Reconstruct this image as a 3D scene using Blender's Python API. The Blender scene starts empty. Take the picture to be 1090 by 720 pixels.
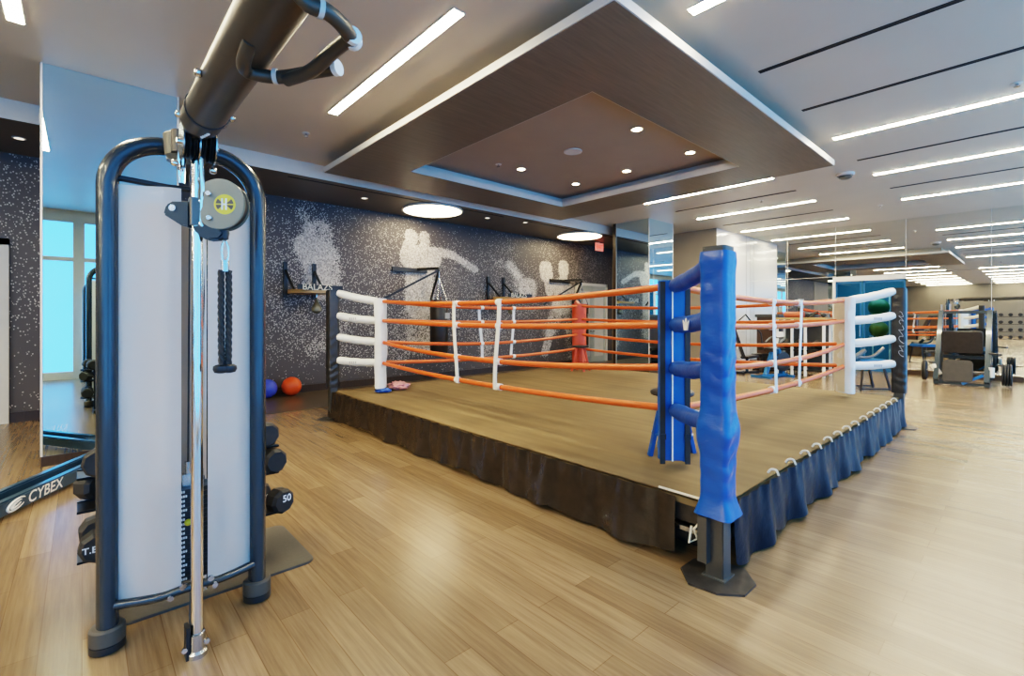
import bpy, bmesh, math, random
from mathutils import Vector, Matrix, noise
random.seed(7)
PI = math.pi
scene = bpy.context.scene
COL = scene.collection

# ------------------------------------------------------------------ materials
def new_mat(name):
    m = bpy.data.materials.new(name); m.use_nodes = True
    nt = m.node_tree; nt.nodes.clear()
    out = nt.nodes.new('ShaderNodeOutputMaterial'); b = nt.nodes.new('ShaderNodeBsdfPrincipled')
    nt.links.new(b.outputs[0], out.inputs[0])
    return m, nt, b
def N(nt, t, **kw):
    n = nt.nodes.new(t)
    for k, v in kw.items():
        if k in n.inputs: n.inputs[k].default_value = v
        else: setattr(n, k, v)
    return n
def mixcol(nt, fac, a, b, blend='MIX'):
    n = nt.nodes.new('ShaderNodeMix'); n.data_type = 'RGBA'; n.blend_type = blend
    for sock, v in ((n.inputs[0], fac), (n.inputs[6], a), (n.inputs[7], b)):
        if hasattr(v, 'links'): nt.links.new(v, sock)
        elif isinstance(v, (int, float)): sock.default_value = v
        else: sock.default_value = (*v, 1)
    return n.outputs[2]
def coords(nt, scale=(1, 1, 1), rot=(0, 0, 0)):
    tc = nt.nodes.new('ShaderNodeTexCoord'); mp = nt.nodes.new('ShaderNodeMapping')
    mp.inputs['Scale'].default_value = scale; mp.inputs['Rotation'].default_value = rot
    nt.links.new(tc.outputs['Object'], mp.inputs['Vector']); return mp.outputs[0]
def plain(name, col, rough=.5, metal=0, var=.12, scale=8, bump=0, stretch=(1, 1, 1), spec=.5, coat=0, trans=0, emit=None, dark=None):
    m, nt, b = new_mat(name)
    v = coords(nt, stretch)
    nz = N(nt, 'ShaderNodeTexNoise', Scale=scale, Detail=4.0); nt.links.new(v, nz.inputs['Vector'])
    dk = dark or tuple(c*(1-var*1.6) for c in col); lt = tuple(min(1, c*(1+var)) for c in col)
    nt.links.new(mixcol(nt, nz.outputs['Fac'], dk, lt), b.inputs['Base Color'])
    b.inputs['Roughness'].default_value = rough; b.inputs['Metallic'].default_value = metal
    b.inputs['Specular IOR Level'].default_value = spec; b.inputs['Coat Weight'].default_value = coat
    b.inputs['Transmission Weight'].default_value = trans
    if emit:
        b.inputs['Emission Color'].default_value = (*emit[0], 1); b.inputs['Emission Strength'].default_value = emit[1]
    if bump:
        bp = N(nt, 'ShaderNodeBump', Strength=bump, Distance=.02); nt.links.new(nz.outputs['Fac'], bp.inputs['Height'])
        nt.links.new(bp.outputs[0], b.inputs['Normal'])
    return m
M = {}
M['ceiling'] = plain('ceiling_paint', (.55, .485, .39), .42, var=.05, scale=1.2)
M['canopy'] = plain('canopy_laminate', (.185, .155, .118), .36, var=.2, scale=3, stretch=(1, 14, 14))
M['recess'] = plain('recess_paint', (.34, .285, .23), .5, var=.06, scale=2)
M['fascia'] = plain('fascia_paint', (.62, .60, .56), .4, var=.04)
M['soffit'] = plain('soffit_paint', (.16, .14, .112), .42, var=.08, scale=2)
M['dark'] = plain('dark_slot', (.02, .018, .016), .6)
M['brown'] = plain('brown_wall', (.30, .25, .19), .5, var=.07, scale=2)
M['white_panel'] = plain('white_lacquer', (.60, .59, .57), .22, var=.05, scale=1.5, coat=.3)
M['plinth'] = plain('plinth_wood', (.05, .032, .02), .4, var=.3, scale=6, stretch=(8, 1, 1))
M['pale_frame'] = plain('pale_frame', (.62, .60, .55), .45, var=.05)
M['door'] = plain('door_paint', (.42, .44, .40), .4, var=.06)
M['steel'] = plain('brushed_steel', (.55, .55, .55), .25, 1, var=.1, scale=30, stretch=(1, 1, 12))
M['chrome'] = plain('chrome', (.80, .78, .75), .09, 1, var=.05)
M['gunmetal'] = plain('gunmetal_paint', (.04, .054, .062), .27, .35, var=.1, coat=.35)
M['beam'] = plain('beam_paint', (.095, .08, .06), .42, .35, var=.1, coat=.1)
M['olive'] = plain('olive_cast_metal', (.20, .185, .135), .4, .35, var=.12)
M['black'] = plain('black_plastic', (.022, .022, .022), .42, var=.25)
M['blackmetal'] = plain('black_metal', (.03, .03, .03), .35, .3, var=.2)
M['rubber'] = plain('black_rubber', (.03, .028, .025), .6, var=.25, scale=20)
M['footrubber'] = plain('grey_foot_rubber', (.085, .072, .055), .6, var=.15)
M['matrubber'] = plain('mat_rubber', (.085, .075, .06), .55, var=.15, scale=60)
M['zonerubber'] = plain('rubber_floor', (.105, .082, .055), .32, var=.25, scale=40)
M['white'] = plain('white_vinyl', (.80, .79, .74), .38, var=.05, bump=.15, scale=14)
M['cream'] = plain('cream_vinyl', (.72, .66, .54), .4, var=.06)
M['mark'] = plain('white_print', (.85, .85, .82), .5, var=.03)
M['greymark'] = plain('grey_print', (.42, .42, .42), .5, var=.05)
M['yellow'] = plain('yellow_print', (.72, .58, .03), .4, var=.06)
M['rope'] = plain('orange_rope_cover', (.70, .125, .025), .36, var=.12, scale=18, bump=.1)
M['redpad'] = plain('red_vinyl', (.66, .085, .02), .4, var=.1, bump=.15, scale=10)
M['bluepost'] = plain('blue_vinyl', (.008, .088, .36), .28, var=.14, scale=9, bump=.2, stretch=(1, 1, 2.5), coat=.2)
M['bluetube'] = plain('dark_blue_vinyl', (.012, .07, .31), .42, var=.15, scale=40, bump=.1)
M['bluepad'] = plain('blue_pad_vinyl', (.008, .095, .35), .35, var=.15, bump=.25, scale=8)
M['blackvinyl'] = plain('black_vinyl', (.035, .032, .028), .32, var=.25, scale=14, bump=.5, stretch=(1, 1, .6))
M['skirt'] = plain('brown_black_skirt_vinyl', (.04, .029, .019), .22, var=.3, scale=9, bump=.35)
M['skirtblue'] = plain('blue_black_skirt_vinyl', (.007, .011, .018), .3, var=.3, scale=9, bump=.35, spec=.22)
M['postmetal'] = plain('grey_post_steel', (.12, .115, .105), .32, .6, var=.15, scale=14)
M['plate'] = plain('plate_steel', (.085, .075, .065), .42, .5, var=.4, scale=14)
M['cord'] = plain('cream_cord', (.72, .66, .52), .6, var=.1)
M['pink'] = plain('pink_cloth', (.75, .34, .33), .7, var=.2, scale=30)
M['bluecloth'] = plain('blue_cloth', (.03, .11, .42), .6, var=.2, scale=20)
M['orangeball'] = plain('orange_rubber', (.78, .10, .02), .38, var=.12, scale=14)
M['blueball'] = plain('blue_rubber', (.05, .09, .55), .38, var=.12, scale=14)
M['wood'] = plain('pale_board', (.48, .30, .12), .4, var=.2, scale=6, stretch=(1, 10, 10))
M['leather'] = plain('dark_leather', (.03, .024, .02), .4, var=.3, scale=12, bump=.1)
M['shroudbrown'] = plain('brown_shroud', (.075, .045, .03), .35, var=.15)
M['bench_blue'] = plain('machine_blue_paint', (.03, .075, .13), .28, .3, var=.1, coat=.3)
M['carriage'] = plain('dark_teal_cast_metal', (.022, .034, .04), .36, .3, var=.2)
M['machine_blue'] = plain('bright_blue_paint', (.02, .13, .30), .3, .2, var=.1)
M['greymetal'] = plain('grey_machine_paint', (.13, .13, .12), .33, .4, var=.1)
M['redred'] = plain('rust_red_foam', (.40, .09, .045), .6, var=.15)
M['greenball'] = plain('green_rubber', (.02, .13, .04), .4, var=.1)
M['limeball'] = plain('olive_green_rubber', (.16, .20, .03), .4, var=.1)
M['roomblue_glow'] = plain('blue_room_glow_paint', (.02, .10, .15), .5, var=.12, scale=3, emit=((.02, .12, .19), .22))  # blue wall paint with a faint emission standing in for light in the room
M['mullion'] = plain('pale_mullion', (.60, .58, .52), .4, var=.04)
M['grey_dark'] = plain('dark_grey_cap', (.07, .068, .06), .5, var=.1)
M['strip'] = plain('strip_diffuser', (.9, .88, .8), .5, var=.02, emit=((1, .85, .56), 64))
M['disc'] = plain('round_diffuser', (.9, .88, .8), .5, var=.02, emit=((1, .80, .48), 8))
M['lens'] = plain('downlight_lens', (.9, .88, .8), .5, var=.02, emit=((1, .74, .42), 30))
M['dimlens'] = plain('dim_lens', (.8, .78, .72), .4, var=.02, emit=((1, .85, .65), .9))
M['daylight'] = plain('window_daylight', (.1, .2, .3), .7, var=.05, scale=.6, emit=((.07, .42, 1.0), 2.0))
M['exit'] = plain('exit_red', (.6, .02, .01), .4, var=.05, emit=((1, .04, .02), 1.0))
M['exitplate'] = plain('exit_plate', (.55, .2, .17), .4, var=.05, emit=((1, .25, .2), .35))
# frosted shroud
M['frost'] = plain('frosted_shroud', (.95, .87, .81), .3, var=.02, scale=2, trans=.6)
M['frost'].node_tree.nodes['Principled BSDF'].inputs['IOR'].default_value = 1.2
# mirrors
def mirror(name, col):
    m, nt, b = new_mat(name)
    nz = N(nt, 'ShaderNodeTexNoise', Scale=.8); nt.links.new(coords(nt), nz.inputs['Vector'])
    nt.links.new(mixcol(nt, nz.outputs['Fac'], tuple(c*.99 for c in col), col), b.inputs['Base Color'])
    b.inputs['Metallic'].default_value = 1; b.inputs['Roughness'].default_value = .004
    return m
M['mirror'] = mirror('wall_mirror', (.84, .86, .84))
M['mirror_blue'] = mirror('pillar_mirror', (.62, .80, .88))
# blue glass
m, nt, b = new_mat('blue_glass'); M['blueglass'] = m
nz = N(nt, 'ShaderNodeTexNoise', Scale=1.0); nt.links.new(coords(nt), nz.inputs['Vector'])
nt.links.new(mixcol(nt, nz.outputs['Fac'], (.42, .66, .74), (.50, .72, .80)), b.inputs['Base Color'])
b.inputs['Transmission Weight'].default_value = 1; b.inputs['Roughness'].default_value = .02; b.inputs['IOR'].default_value = 1.25
# floor planks along Y
m, nt, b = new_mat('oak_planks'); M['floor'] = m
tc = nt.nodes.new('ShaderNodeTexCoord'); mp = nt.nodes.new('ShaderNodeMapping'); mp.inputs['Rotation'].default_value = (0, 0, PI/2)
nt.links.new(tc.outputs['Object'], mp.inputs['Vector'])
br = N(nt, 'ShaderNodeTexBrick', Scale=1.0); nt.links.new(mp.outputs[0], br.inputs['Vector'])
br.inputs['Brick Width'].default_value = 1.25; br.inputs['Row Height'].default_value = .145; br.inputs['Mortar Size'].default_value = .0022
br.inputs['Mortar Smooth'].default_value = .3; br.offset = .37; br.offset_frequency = 2
br.inputs['Color1'].default_value = (.315, .225, .135, 1); br.inputs['Color2'].default_value = (.228, .158, .09, 1); br.inputs['Mortar'].default_value = (.19, .12, .06, 1)
v2 = coords(nt, (14, .55, 1)); g = N(nt, 'ShaderNodeTexNoise', Scale=3.0, Detail=8.0, Roughness=.65); nt.links.new(v2, g.inputs['Vector'])
v3 = coords(nt, (3.2, .35, 1)); g2 = N(nt, 'ShaderNodeTexNoise', Scale=1.0, Detail=3.0); nt.links.new(v3, g2.inputs['Vector'])
rp = nt.nodes.new('ShaderNodeValToRGB'); nt.links.new(g.outputs['Fac'], rp.inputs[0])
rp.color_ramp.elements[0].position = .3; rp.color_ramp.elements[0].color = (.56, .52, .46, 1)
rp.color_ramp.elements[1].position = .68; rp.color_ramp.elements[1].color = (1.12, 1.10, 1.05, 1)
c1 = mixcol(nt, .75, br.outputs['Color'], rp.outputs[0], 'MULTIPLY')
rp2 = nt.nodes.new('ShaderNodeValToRGB'); nt.links.new(g2.outputs['Fac'], rp2.inputs[0])
rp2.color_ramp.elements[0].position = .3; rp2.color_ramp.elements[0].color = (.78, .74, .68, 1)
rp2.color_ramp.elements[1].position = .7; rp2.color_ramp.elements[1].color = (1.1, 1.08, 1.04, 1)
nt.links.new(mixcol(nt, .8, c1, rp2.outputs[0], 'MULTIPLY'), b.inputs['Base Color'])
b.inputs['Roughness'].default_value = .24; b.inputs['Specular IOR Level'].default_value = .65
bp = N(nt, 'ShaderNodeBump', Strength=.12, Distance=.004); nt.links.new(g.outputs['Fac'], bp.inputs['Height']); nt.links.new(bp.outputs[0], b.inputs['Normal'])
# ring canvas
m, nt, b = new_mat('ring_canvas'); M['canvas'] = m
a1 = N(nt, 'ShaderNodeTexNoise', Scale=2.0, Detail=6.0); nt.links.new(coords(nt, (5, .5, 1)), a1.inputs['Vector'])
a2 = N(nt, 'ShaderNodeTexNoise', Scale=.9, Detail=5.0); nt.links.new(coords(nt), a2.inputs['Vector'])
wv = N(nt, 'ShaderNodeTexWave', Scale=.85, Distortion=1.2); wv.bands_direction = 'X'; nt.links.new(coords(nt), wv.inputs['Vector'])
k1 = mixcol(nt, a1.outputs['Fac'], (.115, .078, .037), (.26, .188, .095))
rr = nt.nodes.new('ShaderNodeValToRGB'); nt.links.new(a2.outputs['Fac'], rr.inputs[0])
rr.color_ramp.elements[0].position = .36; rr.color_ramp.elements[0].color = (.68, .66, .62, 1); rr.color_ramp.elements[1].position = .62; rr.color_ramp.elements[1].color = (1.08, 1.06, 1.02, 1)
nt.links.new(mixcol(nt, .8, k1, rr.outputs[0], 'MULTIPLY'), b.inputs['Base Color']); b.inputs['Roughness'].default_value = .7; b.inputs['Specular IOR Level'].default_value = .25
bp = N(nt, 'ShaderNodeBump', Strength=.15, Distance=.01); nt.links.new(a1.outputs['Fac'], bp.inputs['Height']); nt.links.new(bp.outputs[0], b.inputs['Normal'])
# mural: speckled dots whose density comes from a colour attribute painted on the wall mesh
m, nt, b = new_mat('speckled_mural'); M['mural'] = m
at = nt.nodes.new('ShaderNodeAttribute'); at.attribute_name = 'speckle'
vo = N(nt, 'ShaderNodeTexVoronoi', Scale=42.0, Randomness=1.0); nt.links.new(coords(nt, (1, 1, .85), (0, .5, 0)), vo.inputs['Vector'])
wn = nt.nodes.new('ShaderNodeSeparateColor'); nt.links.new(vo.outputs['Color'], wn.inputs[0])
def math_(op, a, bb):
    n = nt.nodes.new('ShaderNodeMath'); n.operation = op
    for i, v in enumerate((a, bb)):
        if hasattr(v, 'links'): nt.links.new(v, n.inputs[i])
        else: n.inputs[i].default_value = v
    return n.outputs[0]
D = at.outputs['Fac']
on = math_('LESS_THAN', wn.outputs[0], D)
rad = math_('ADD', math_('MULTIPLY', math_('POWER', D, 3.0), .40), .38)
dot = math_('LESS_THAN', vo.outputs['Distance'], rad)
solid = math_('GREATER_THAN', D, .965)
spot = math_('MAXIMUM', math_('MULTIPLY', on, dot), solid)
bn = N(nt, 'ShaderNodeTexNoise', Scale=.7, Detail=3.0); nt.links.new(coords(nt), bn.inputs['Vector'])
basec = mixcol(nt, bn.outputs['Fac'], (.060, .052, .053), (.10, .088, .085))
lum = mixcol(nt, wn.outputs[1], (.24, .215, .20), (.72, .67, .61))
nt.links.new(mixcol(nt, spot, basec, lum), b.inputs['Base Color']); b.inputs['Roughness'].default_value = .5

# ------------------------------------------------------------------ mesh builder
ORG = {}
class MB:
    def __init__(s): s.v = []; s.f = []
    def add(s, vs, fs):
        o = len(s.v); s.v += [Vector(p) for p in vs]; s.f += [tuple(i+o for i in f) for f in fs]; return s
    def box(s, x0, x1, y0, y1, z0, z1, mtx=None):
        vs = [Vector((x, y, z)) for z in (z0, z1) for y in (y0, y1) for x in (x0, x1)]
        if mtx: vs = [mtx @ p for p in vs]
        return s.add(vs, [(0, 2, 3, 1), (4, 5, 7, 6), (0, 1, 5, 4), (2, 6, 7, 3), (0, 4, 6, 2), (1, 3, 7, 5)])
    def bar(s, a, b, w, h, up=(0, 0, 1)):
        a = Vector(a); b = Vector(b); d = b-a; L = d.length; d.normalize(); up = Vector(up)
        if abs(d.dot(up)) > .98: up = Vector((1, 0, 0))
        x = d.cross(up).normalized(); z = x.cross(d)
        mt = Matrix((x, d, z)).transposed().to_4x4(); mt.translation = a
        return s.box(-w/2, w/2, 0, L, -h/2, h/2, mt)
    def tube(s, pts, r, seg=12, r2=None, ref=None, caps=True):
        pts = [Vector(p) for p in pts]; n = len(pts)
        rs = r if isinstance(r, (list, tuple)) else [r]*n
        t = [(pts[min(i+1, n-1)]-pts[max(i-1, 0)]).normalized() for i in range(n)]
        u = Vector(ref) if ref else (Vector((0, 0, 1)) if abs(t[0].z) < .9 else Vector((1, 0, 0)))
        rings = []
        for i in range(n):
            u = (u - t[i]*u.dot(t[i])).normalized(); w = t[i].cross(u)
            q = (r2/r if r2 else 1)
            rings.append([pts[i] + u*(rs[i]*math.cos(2*PI*k/seg)) + w*(rs[i]*q*math.sin(2*PI*k/seg)) for k in range(seg)])
        return s.loft(rings, caps)
    def loft(s, rings, caps=True, closed=True):
        n = len(rings); g = len(rings[0]); vs = [p for r in rings for p in r]; fs = []
        for i in range(n-1):
            for k in range(g if closed else g-1):
                k2 = (k+1) % g; fs.append((i*g+k, i*g+k2, (i+1)*g+k2, (i+1)*g+k))
        if caps and closed: fs.append(tuple(range(g))[::-1]); fs.append(tuple((n-1)*g+k for k in range(g)))
        return s.add(vs, fs)
    def lathe(s, prof, c=(0, 0, 0), axis=(0, 0, 1), seg=24):
        ax = Vector(axis).normalized(); u = ax.orthogonal().normalized(); w = ax.cross(u); c = Vector(c)
        return s.loft([[c + ax*h + (u*math.cos(2*PI*k/seg)+w*math.sin(2*PI*k/seg))*max(r, 1e-4) for k in range(seg)] for r, h in prof])
    def disc(s, c, r, h, axis=(0, 0, 1), seg=24, ch=0):
        if ch: return s.lathe([(r-ch, 0), (r, ch), (r, h-ch), (r-ch, h)], c, axis, seg)
        return s.lathe([(r, 0), (r, h)], c, axis, seg)
    def ball(s, c, r, seg=24, rings=14, sc=(1, 1, 1)):
        c = Vector(c); R = []
        for i in range(rings+1):
            a = PI*i/rings; R.append([c + Vector((r*sc[0]*max(math.sin(a), .002)*math.cos(2*PI*k/seg), r*sc[1]*max(math.sin(a), .002)*math.sin(2*PI*k/seg), -r*sc[2]*math.cos(a))) for k in range(seg)])
        return s.loft(R)
    def prism(s, poly, d):     # poly: 3D points, extruded by vector d
        n = len(poly); d = Vector(d); vs = [Vector(p) for p in poly]; vs += [p+d for p in vs]
        return s.add(vs, [tuple(range(n))[::-1], tuple(range(n, 2*n))] + [(i, (i+1) % n, n+(i+1) % n, n+i) for i in range(n)])
    def grid(s, fn, nu, nv):
        vs = [fn(i/nu, j/nv) for j in range(nv+1) for i in range(nu+1)]
        return s.add(vs, [(j*(nu+1)+i, j*(nu+1)+i+1, (j+1)*(nu+1)+i+1, (j+1)*(nu+1)+i) for j in range(nv) for i in range(nu)])
    def rbox(s, x0, x1, y0, y1, z0, z1, r, axis='z', seg=5, mtx=None):   # box with four rounded edges along an axis
        def rr(a0, a1, b0, b1):
            P = []
            for (ca, cb, st) in ((a1-r, b1-r, 0), (a0+r, b1-r, 1), (a0+r, b0+r, 2), (a1-r, b0+r, 3)):
                for k in range(seg+1):
                    t = (st+k/seg)*PI/2; P.append((ca+r*math.cos(t), cb+r*math.sin(t)))
            return P
        if axis == 'z': R = [[Vector((a, b, z)) for a, b in rr(x0, x1, y0, y1)] for z in (z0, z1)]
        elif axis == 'y': R = [[Vector((a, y, b)) for a, b in rr(x0, x1, z0, z1)] for y in (y0, y1)]
        else: R = [[Vector((x, a, b)) for a, b in rr(y0, y1, z0, z1)] for x in (x0, x1)]
        if mtx: R = [[mtx @ p for p in q] for q in R]
        return s.loft(R)
    def build(s, name, mat, parent=None, smooth=True, bevel=0, sharp=35):
        o0 = ORG.get(parent.name, Vector()) if parent else Vector()
        me = bpy.data.meshes.new(name); me.from_pydata([p-o0 for p in s.v], [], s.f); 
        bm = bmesh.new(); bm.from_mesh(me); bmesh.ops.recalc_face_normals(bm, faces=bm.faces)
        if bevel:
            ed = [e for e in bm.edges if len(e.link_faces) == 2 and e.calc_face_angle(0) > .6]
            bmesh.ops.bevel(bm, geom=ed, offset=bevel, segments=2, affect='EDGES', clamp_overlap=True)
        bm.to_mesh(me); bm.free()
        if smooth:
            me.polygons.foreach_set('use_smooth', [True]*len(me.polygons)); me.set_sharp_from_angle(angle=math.radians(sharp))
        me.materials.append(mat); o = bpy.data.objects.new(name, me); COL.objects.link(o)
        if parent: o.parent = parent
        ORG[o.name] = o0 if parent else Vector()
        return o
def tag(o, label=None, cat=None, group=None, kind=None):
    for k, v in (('label', label), ('category', cat), ('group', group), ('kind', kind)):
        if v: o[k] = v
    return o
def thing(name, label, cat, loc=(0, 0, 0), group=None):
    o = bpy.data.objects.new(name, None); COL.objects.link(o); o.location = loc; o.empty_display_size = .1
    ORG[o.name] = Vector(loc); return tag(o, label, cat, group)
def struct(name, mb, mat, parent=None, **kw):
    o = mb.build(name, mat, parent, **kw)
    if not parent: o['kind'] = 'structure'
    return o
def copy_tree(o, loc=None, rotz=None, label=None):
    def rec(a, p):
        c = a.copy(); COL.objects.link(c); c.parent = p
        for ch in a.children: rec(ch, c)
        return c
    c = rec(o, None)
    if loc is not None: c.location = loc
    if rotz is not None: c.rotation_euler.z = rotz
    if label: c['label'] = label
    return c
def text(txt, o, u, v, size, mat, name, parent, ext=.0015, shear=0, bold=0):
    cu = bpy.data.curves.new('t', 'FONT'); cu.body = txt; cu.size = 1; cu.extrude = 0; cu.align_x = 'CENTER'; cu.align_y = 'CENTER'; cu.shear = shear; cu.offset = bold
    ob = bpy.data.objects.new('t', cu); COL.objects.link(ob); dg = bpy.context.evaluated_depsgraph_get()
    me = bpy.data.meshes.new_from_object(ob.evaluated_get(dg)); bpy.data.objects.remove(ob); 
    u = Vector(u).normalized(); v = Vector(v).normalized(); n = u.cross(v); o = Vector(o)
    mb = MB(); mb.add([o + (u*p.co.x + v*p.co.y)*size + n*ext for p in me.vertices], [tuple(p.vertices) for p in me.polygons])
    bpy.data.meshes.remove(me)
    return mb.build(name, mat, parent, smooth=False)
def lerp(a, b, t): return Vector(a)*(1-t)+Vector(b)*t
def arc(c, a, b, a0, a1, n=10):   # points c + a*cos + b*sin
    c, a, b = Vector(c), Vector(a), Vector(b)
    return [c + a*math.cos(a0+(a1-a0)*i/n) + b*math.sin(a0+(a1-a0)*i/n) for i in range(n+1)]
def smoothpath(pts, n=6):
    P = [Vector(p) for p in pts]; P = [P[0]*2-P[1]]+P+[P[-1]*2-P[-2]]; out = []
    for i in range(1, len(P)-2):
        for k in range(n):
            t = k/n; a, b_, c, d = P[i-1], P[i], P[i+1], P[i+2]
            out.append(.5*((2*b_)+(c-a)*t+(2*a-5*b_+4*c-d)*t*t+(3*b_-a-3*c+d)*t**3))
    return out+[P[-2]]

# ------------------------------------------------------------------ setting
H = 4.03; XL, XR, YF, YB = -20.0, 15.8, -2.2, 9.7
struct('floor', MB().box(XL, 20, YF-.2, YB+.2, -.1, 0), M['floor'], smooth=False)
struct('trim_1', MB().box(.9, 13.4, 7.85, 9.69, 0, .006), M['zonerubber'], smooth=False)
struct('ceiling', MB().box(XL, 16.0, YF-.2, YB+.2, H, H+.1), M['ceiling'], smooth=False)
# mural wall
CAP = [(3.53,3.15,3.59,2.68,0.29,0.90),(3.59,2.68,3.63,2.21,0.38,0.92),(2.92,1.63,3.46,1.91,0.40,0.55),(3.44,0.84,4.00,1.36,0.17,0.75),(3.19,2.89,3.65,3.26,0.24,0.70),(3.37,3.60,3.46,3.24,0.29,0.45),(2.84,2.35,3.28,2.47,0.28,0.60),(3.94,1.44,3.98,0.76,0.17,0.50),(2.84,2.17,3.37,1.63,0.89,0.38),(3.94,3.00,4.55,2.25,0.86,0.30),(5.65,3.37,5.66,3.33,0.16,1.50),(6.01,3.39,6.01,3.26,0.13,1.50),(5.56,3.12,5.61,2.74,0.14,1.10),(5.71,2.88,6.12,2.87,0.31,1.10),(5.88,2.65,5.88,1.77,0.34,0.98),(5.88,1.65,5.93,0.99,0.36,0.85),(6.27,3.08,6.82,3.02,0.11,0.95),(6.82,3.02,7.53,2.71,0.09,1.20),(5.46,1.44,5.34,0.58,0.21,0.60),(5.61,0.83,6.01,0.81,0.22,0.80),(6.09,2.55,6.49,1.89,0.49,0.35),(5.23,2.92,5.11,1.86,0.51,0.38),(7.05,2.38,7.35,1.43,0.65,0.30),(8.33,2.92,8.74,2.90,0.11,0.70),(8.74,2.90,9.02,2.63,0.14,0.80),(9.02,2.63,9.06,2.32,0.14,0.80),(9.42,2.36,9.42,2.17,0.24,0.95),(7.97,1.92,7.84,1.18,0.44,0.50),(7.87,1.30,7.90,0.63,0.19,0.70),(8.30,2.44,8.46,1.68,0.39,0.35),(8.63,2.20,9.20,1.69,0.26,0.50),(10.16,2.97,10.20,2.70,0.18,1.50),(10.95,3.09,10.95,2.86,0.14,1.30),(10.24,2.59,10.32,2.20,0.11,0.95),(10.78,2.39,11.04,2.28,0.28,0.95),(10.95,2.13,10.87,1.84,0.29,0.90),(10.70,1.81,10.36,1.08,0.19,0.85),(10.36,1.08,10.12,0.42,0.11,0.90),(11.08,1.82,11.22,1.12,0.16,0.70),(11.22,1.12,11.39,0.23,0.13,0.70),(10.95,3.43,11.85,3.06,0.63,0.33),(11.62,3.64,12.09,3.08,0.33,0.45),(10.53,1.70,9.92,1.14,0.44,0.30),(-0.71,1.99,-0.67,3.33,0.59,0.36),(-0.57,1.19,-0.62,0.25,0.44,0.15),(0.3,2.2,1.8,2.4,.8,.25),(3.3,2.9,3.5,2.5,.24,.99),(3.55,2.45,3.62,2.25,.22,.985),(3.2,3.55,3.35,3.2,.12,.8),(3.0,2.9,3.0,1.2,.55,.42),(4.1,2.0,4.4,1.2,.7,.42),(5.0,3.1,4.9,1.4,.5,.42),(5.75,2.95,6.15,2.93,.16,1.3),(5.72,2.75,6.0,2.72,.16,1.2),(5.95,3.16,5.95,3.0,.09,1.3),(6.15,3.06,6.8,3.04,.08,1.1),(6.9,2.6,7.4,1.6,.6,.40),(8.1,3.0,8.5,3.2,.3,.4),(8.75,2.9,9.05,2.6,.07,1.1),(8.9,1.9,8.2,1.3,.5,.42),(9.6,2.5,9.9,1.9,.4,.42),(10.95,2.85,10.95,2.45,.12,1.1),(10.72,2.42,11.1,2.38,.14,1.2),(11.3,2.9,11.6,2.4,.35,.5)]
def density(x, z):
    d = .12*max(0, min(1, (12.6-x)/3))
    for (x0, z0, x1, z1, r, q) in CAP:
        sx = 1/(1+.08*max(0, (x0+x1)/2-4)); ax, az, bx, bz = x0*sx, z0, x1*sx, z1; px = x*sx
        vx, vz = bx-ax, bz-az; L = vx*vx+vz*vz or 1e-6; t = max(0, min(1, ((px-ax)*vx+(z-az)*vz)/L))
        e = math.hypot(px-ax-vx*t, z-az-vz*t)/r
        if q > 1: w = 1 if e < 1 else max(0, 1-(e-1)*6)*.8
        elif q > .87: w = max(0, min(1, (1.32-e)/.4))
        else: w = max(0, min(1, (1.7-e)/.9))
        d = max(d, min(1, q)*w, d*.6+min(1, q)*w*.55)
    return min(d, 1)
mw = MB(); GX, GZ = 420, 100; MX0, MX1 = -4.0, 13.44
mw.grid(lambda u, w: Vector((MX0+(MX1-MX0)*u, YB, w*3.85)), GX, GZ)
o = struct('wall_back', mw, M['mural'], smooth=False)
ca = o.data.color_attributes.new('speckle', 'FLOAT_COLOR', 'POINT')
for i, vtx in enumerate(o.data.vertices):
    q = density(vtx.co.x, vtx.co.z); ca.data[i].color = (q, q, q, 1)
struct('wall_back_shell', MB().box(XL, 16, YB+.01, YB+.2, 0, H), M['brown'], smooth=False)
struct('wall_back_left', MB().box(XL, MX0, YB-.02, YB+.01, 0, 3.85), M['brown'], smooth=False)
struct('baseboard_back', MB().box(-.75, 11.3, YB-.03, YB, 0, .13).box(-.75, 11.3, YB-.032, YB, .13, .145), M['plinth'], smooth=False)
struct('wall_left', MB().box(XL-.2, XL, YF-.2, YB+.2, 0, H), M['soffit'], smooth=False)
# soffit along the mural wall
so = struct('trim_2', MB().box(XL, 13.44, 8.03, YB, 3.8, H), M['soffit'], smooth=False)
struct('fascia', MB().box(XL, 13.44, 8.02, 8.03, 3.8, H), M['fascia'], so, smooth=False)
struct('diffuser_slot', MB().box(2.5, 7.2, 8.2, 8.235, 3.794, 3.8), M['dark'], so, smooth=False)  # dark linear air diffuser in the soffit underside
struct('diffuser_slot', MB().box(7.9, 12.6, 8.2, 8.235, 3.794, 3.8), M['dark'], so, smooth=False)
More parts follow.
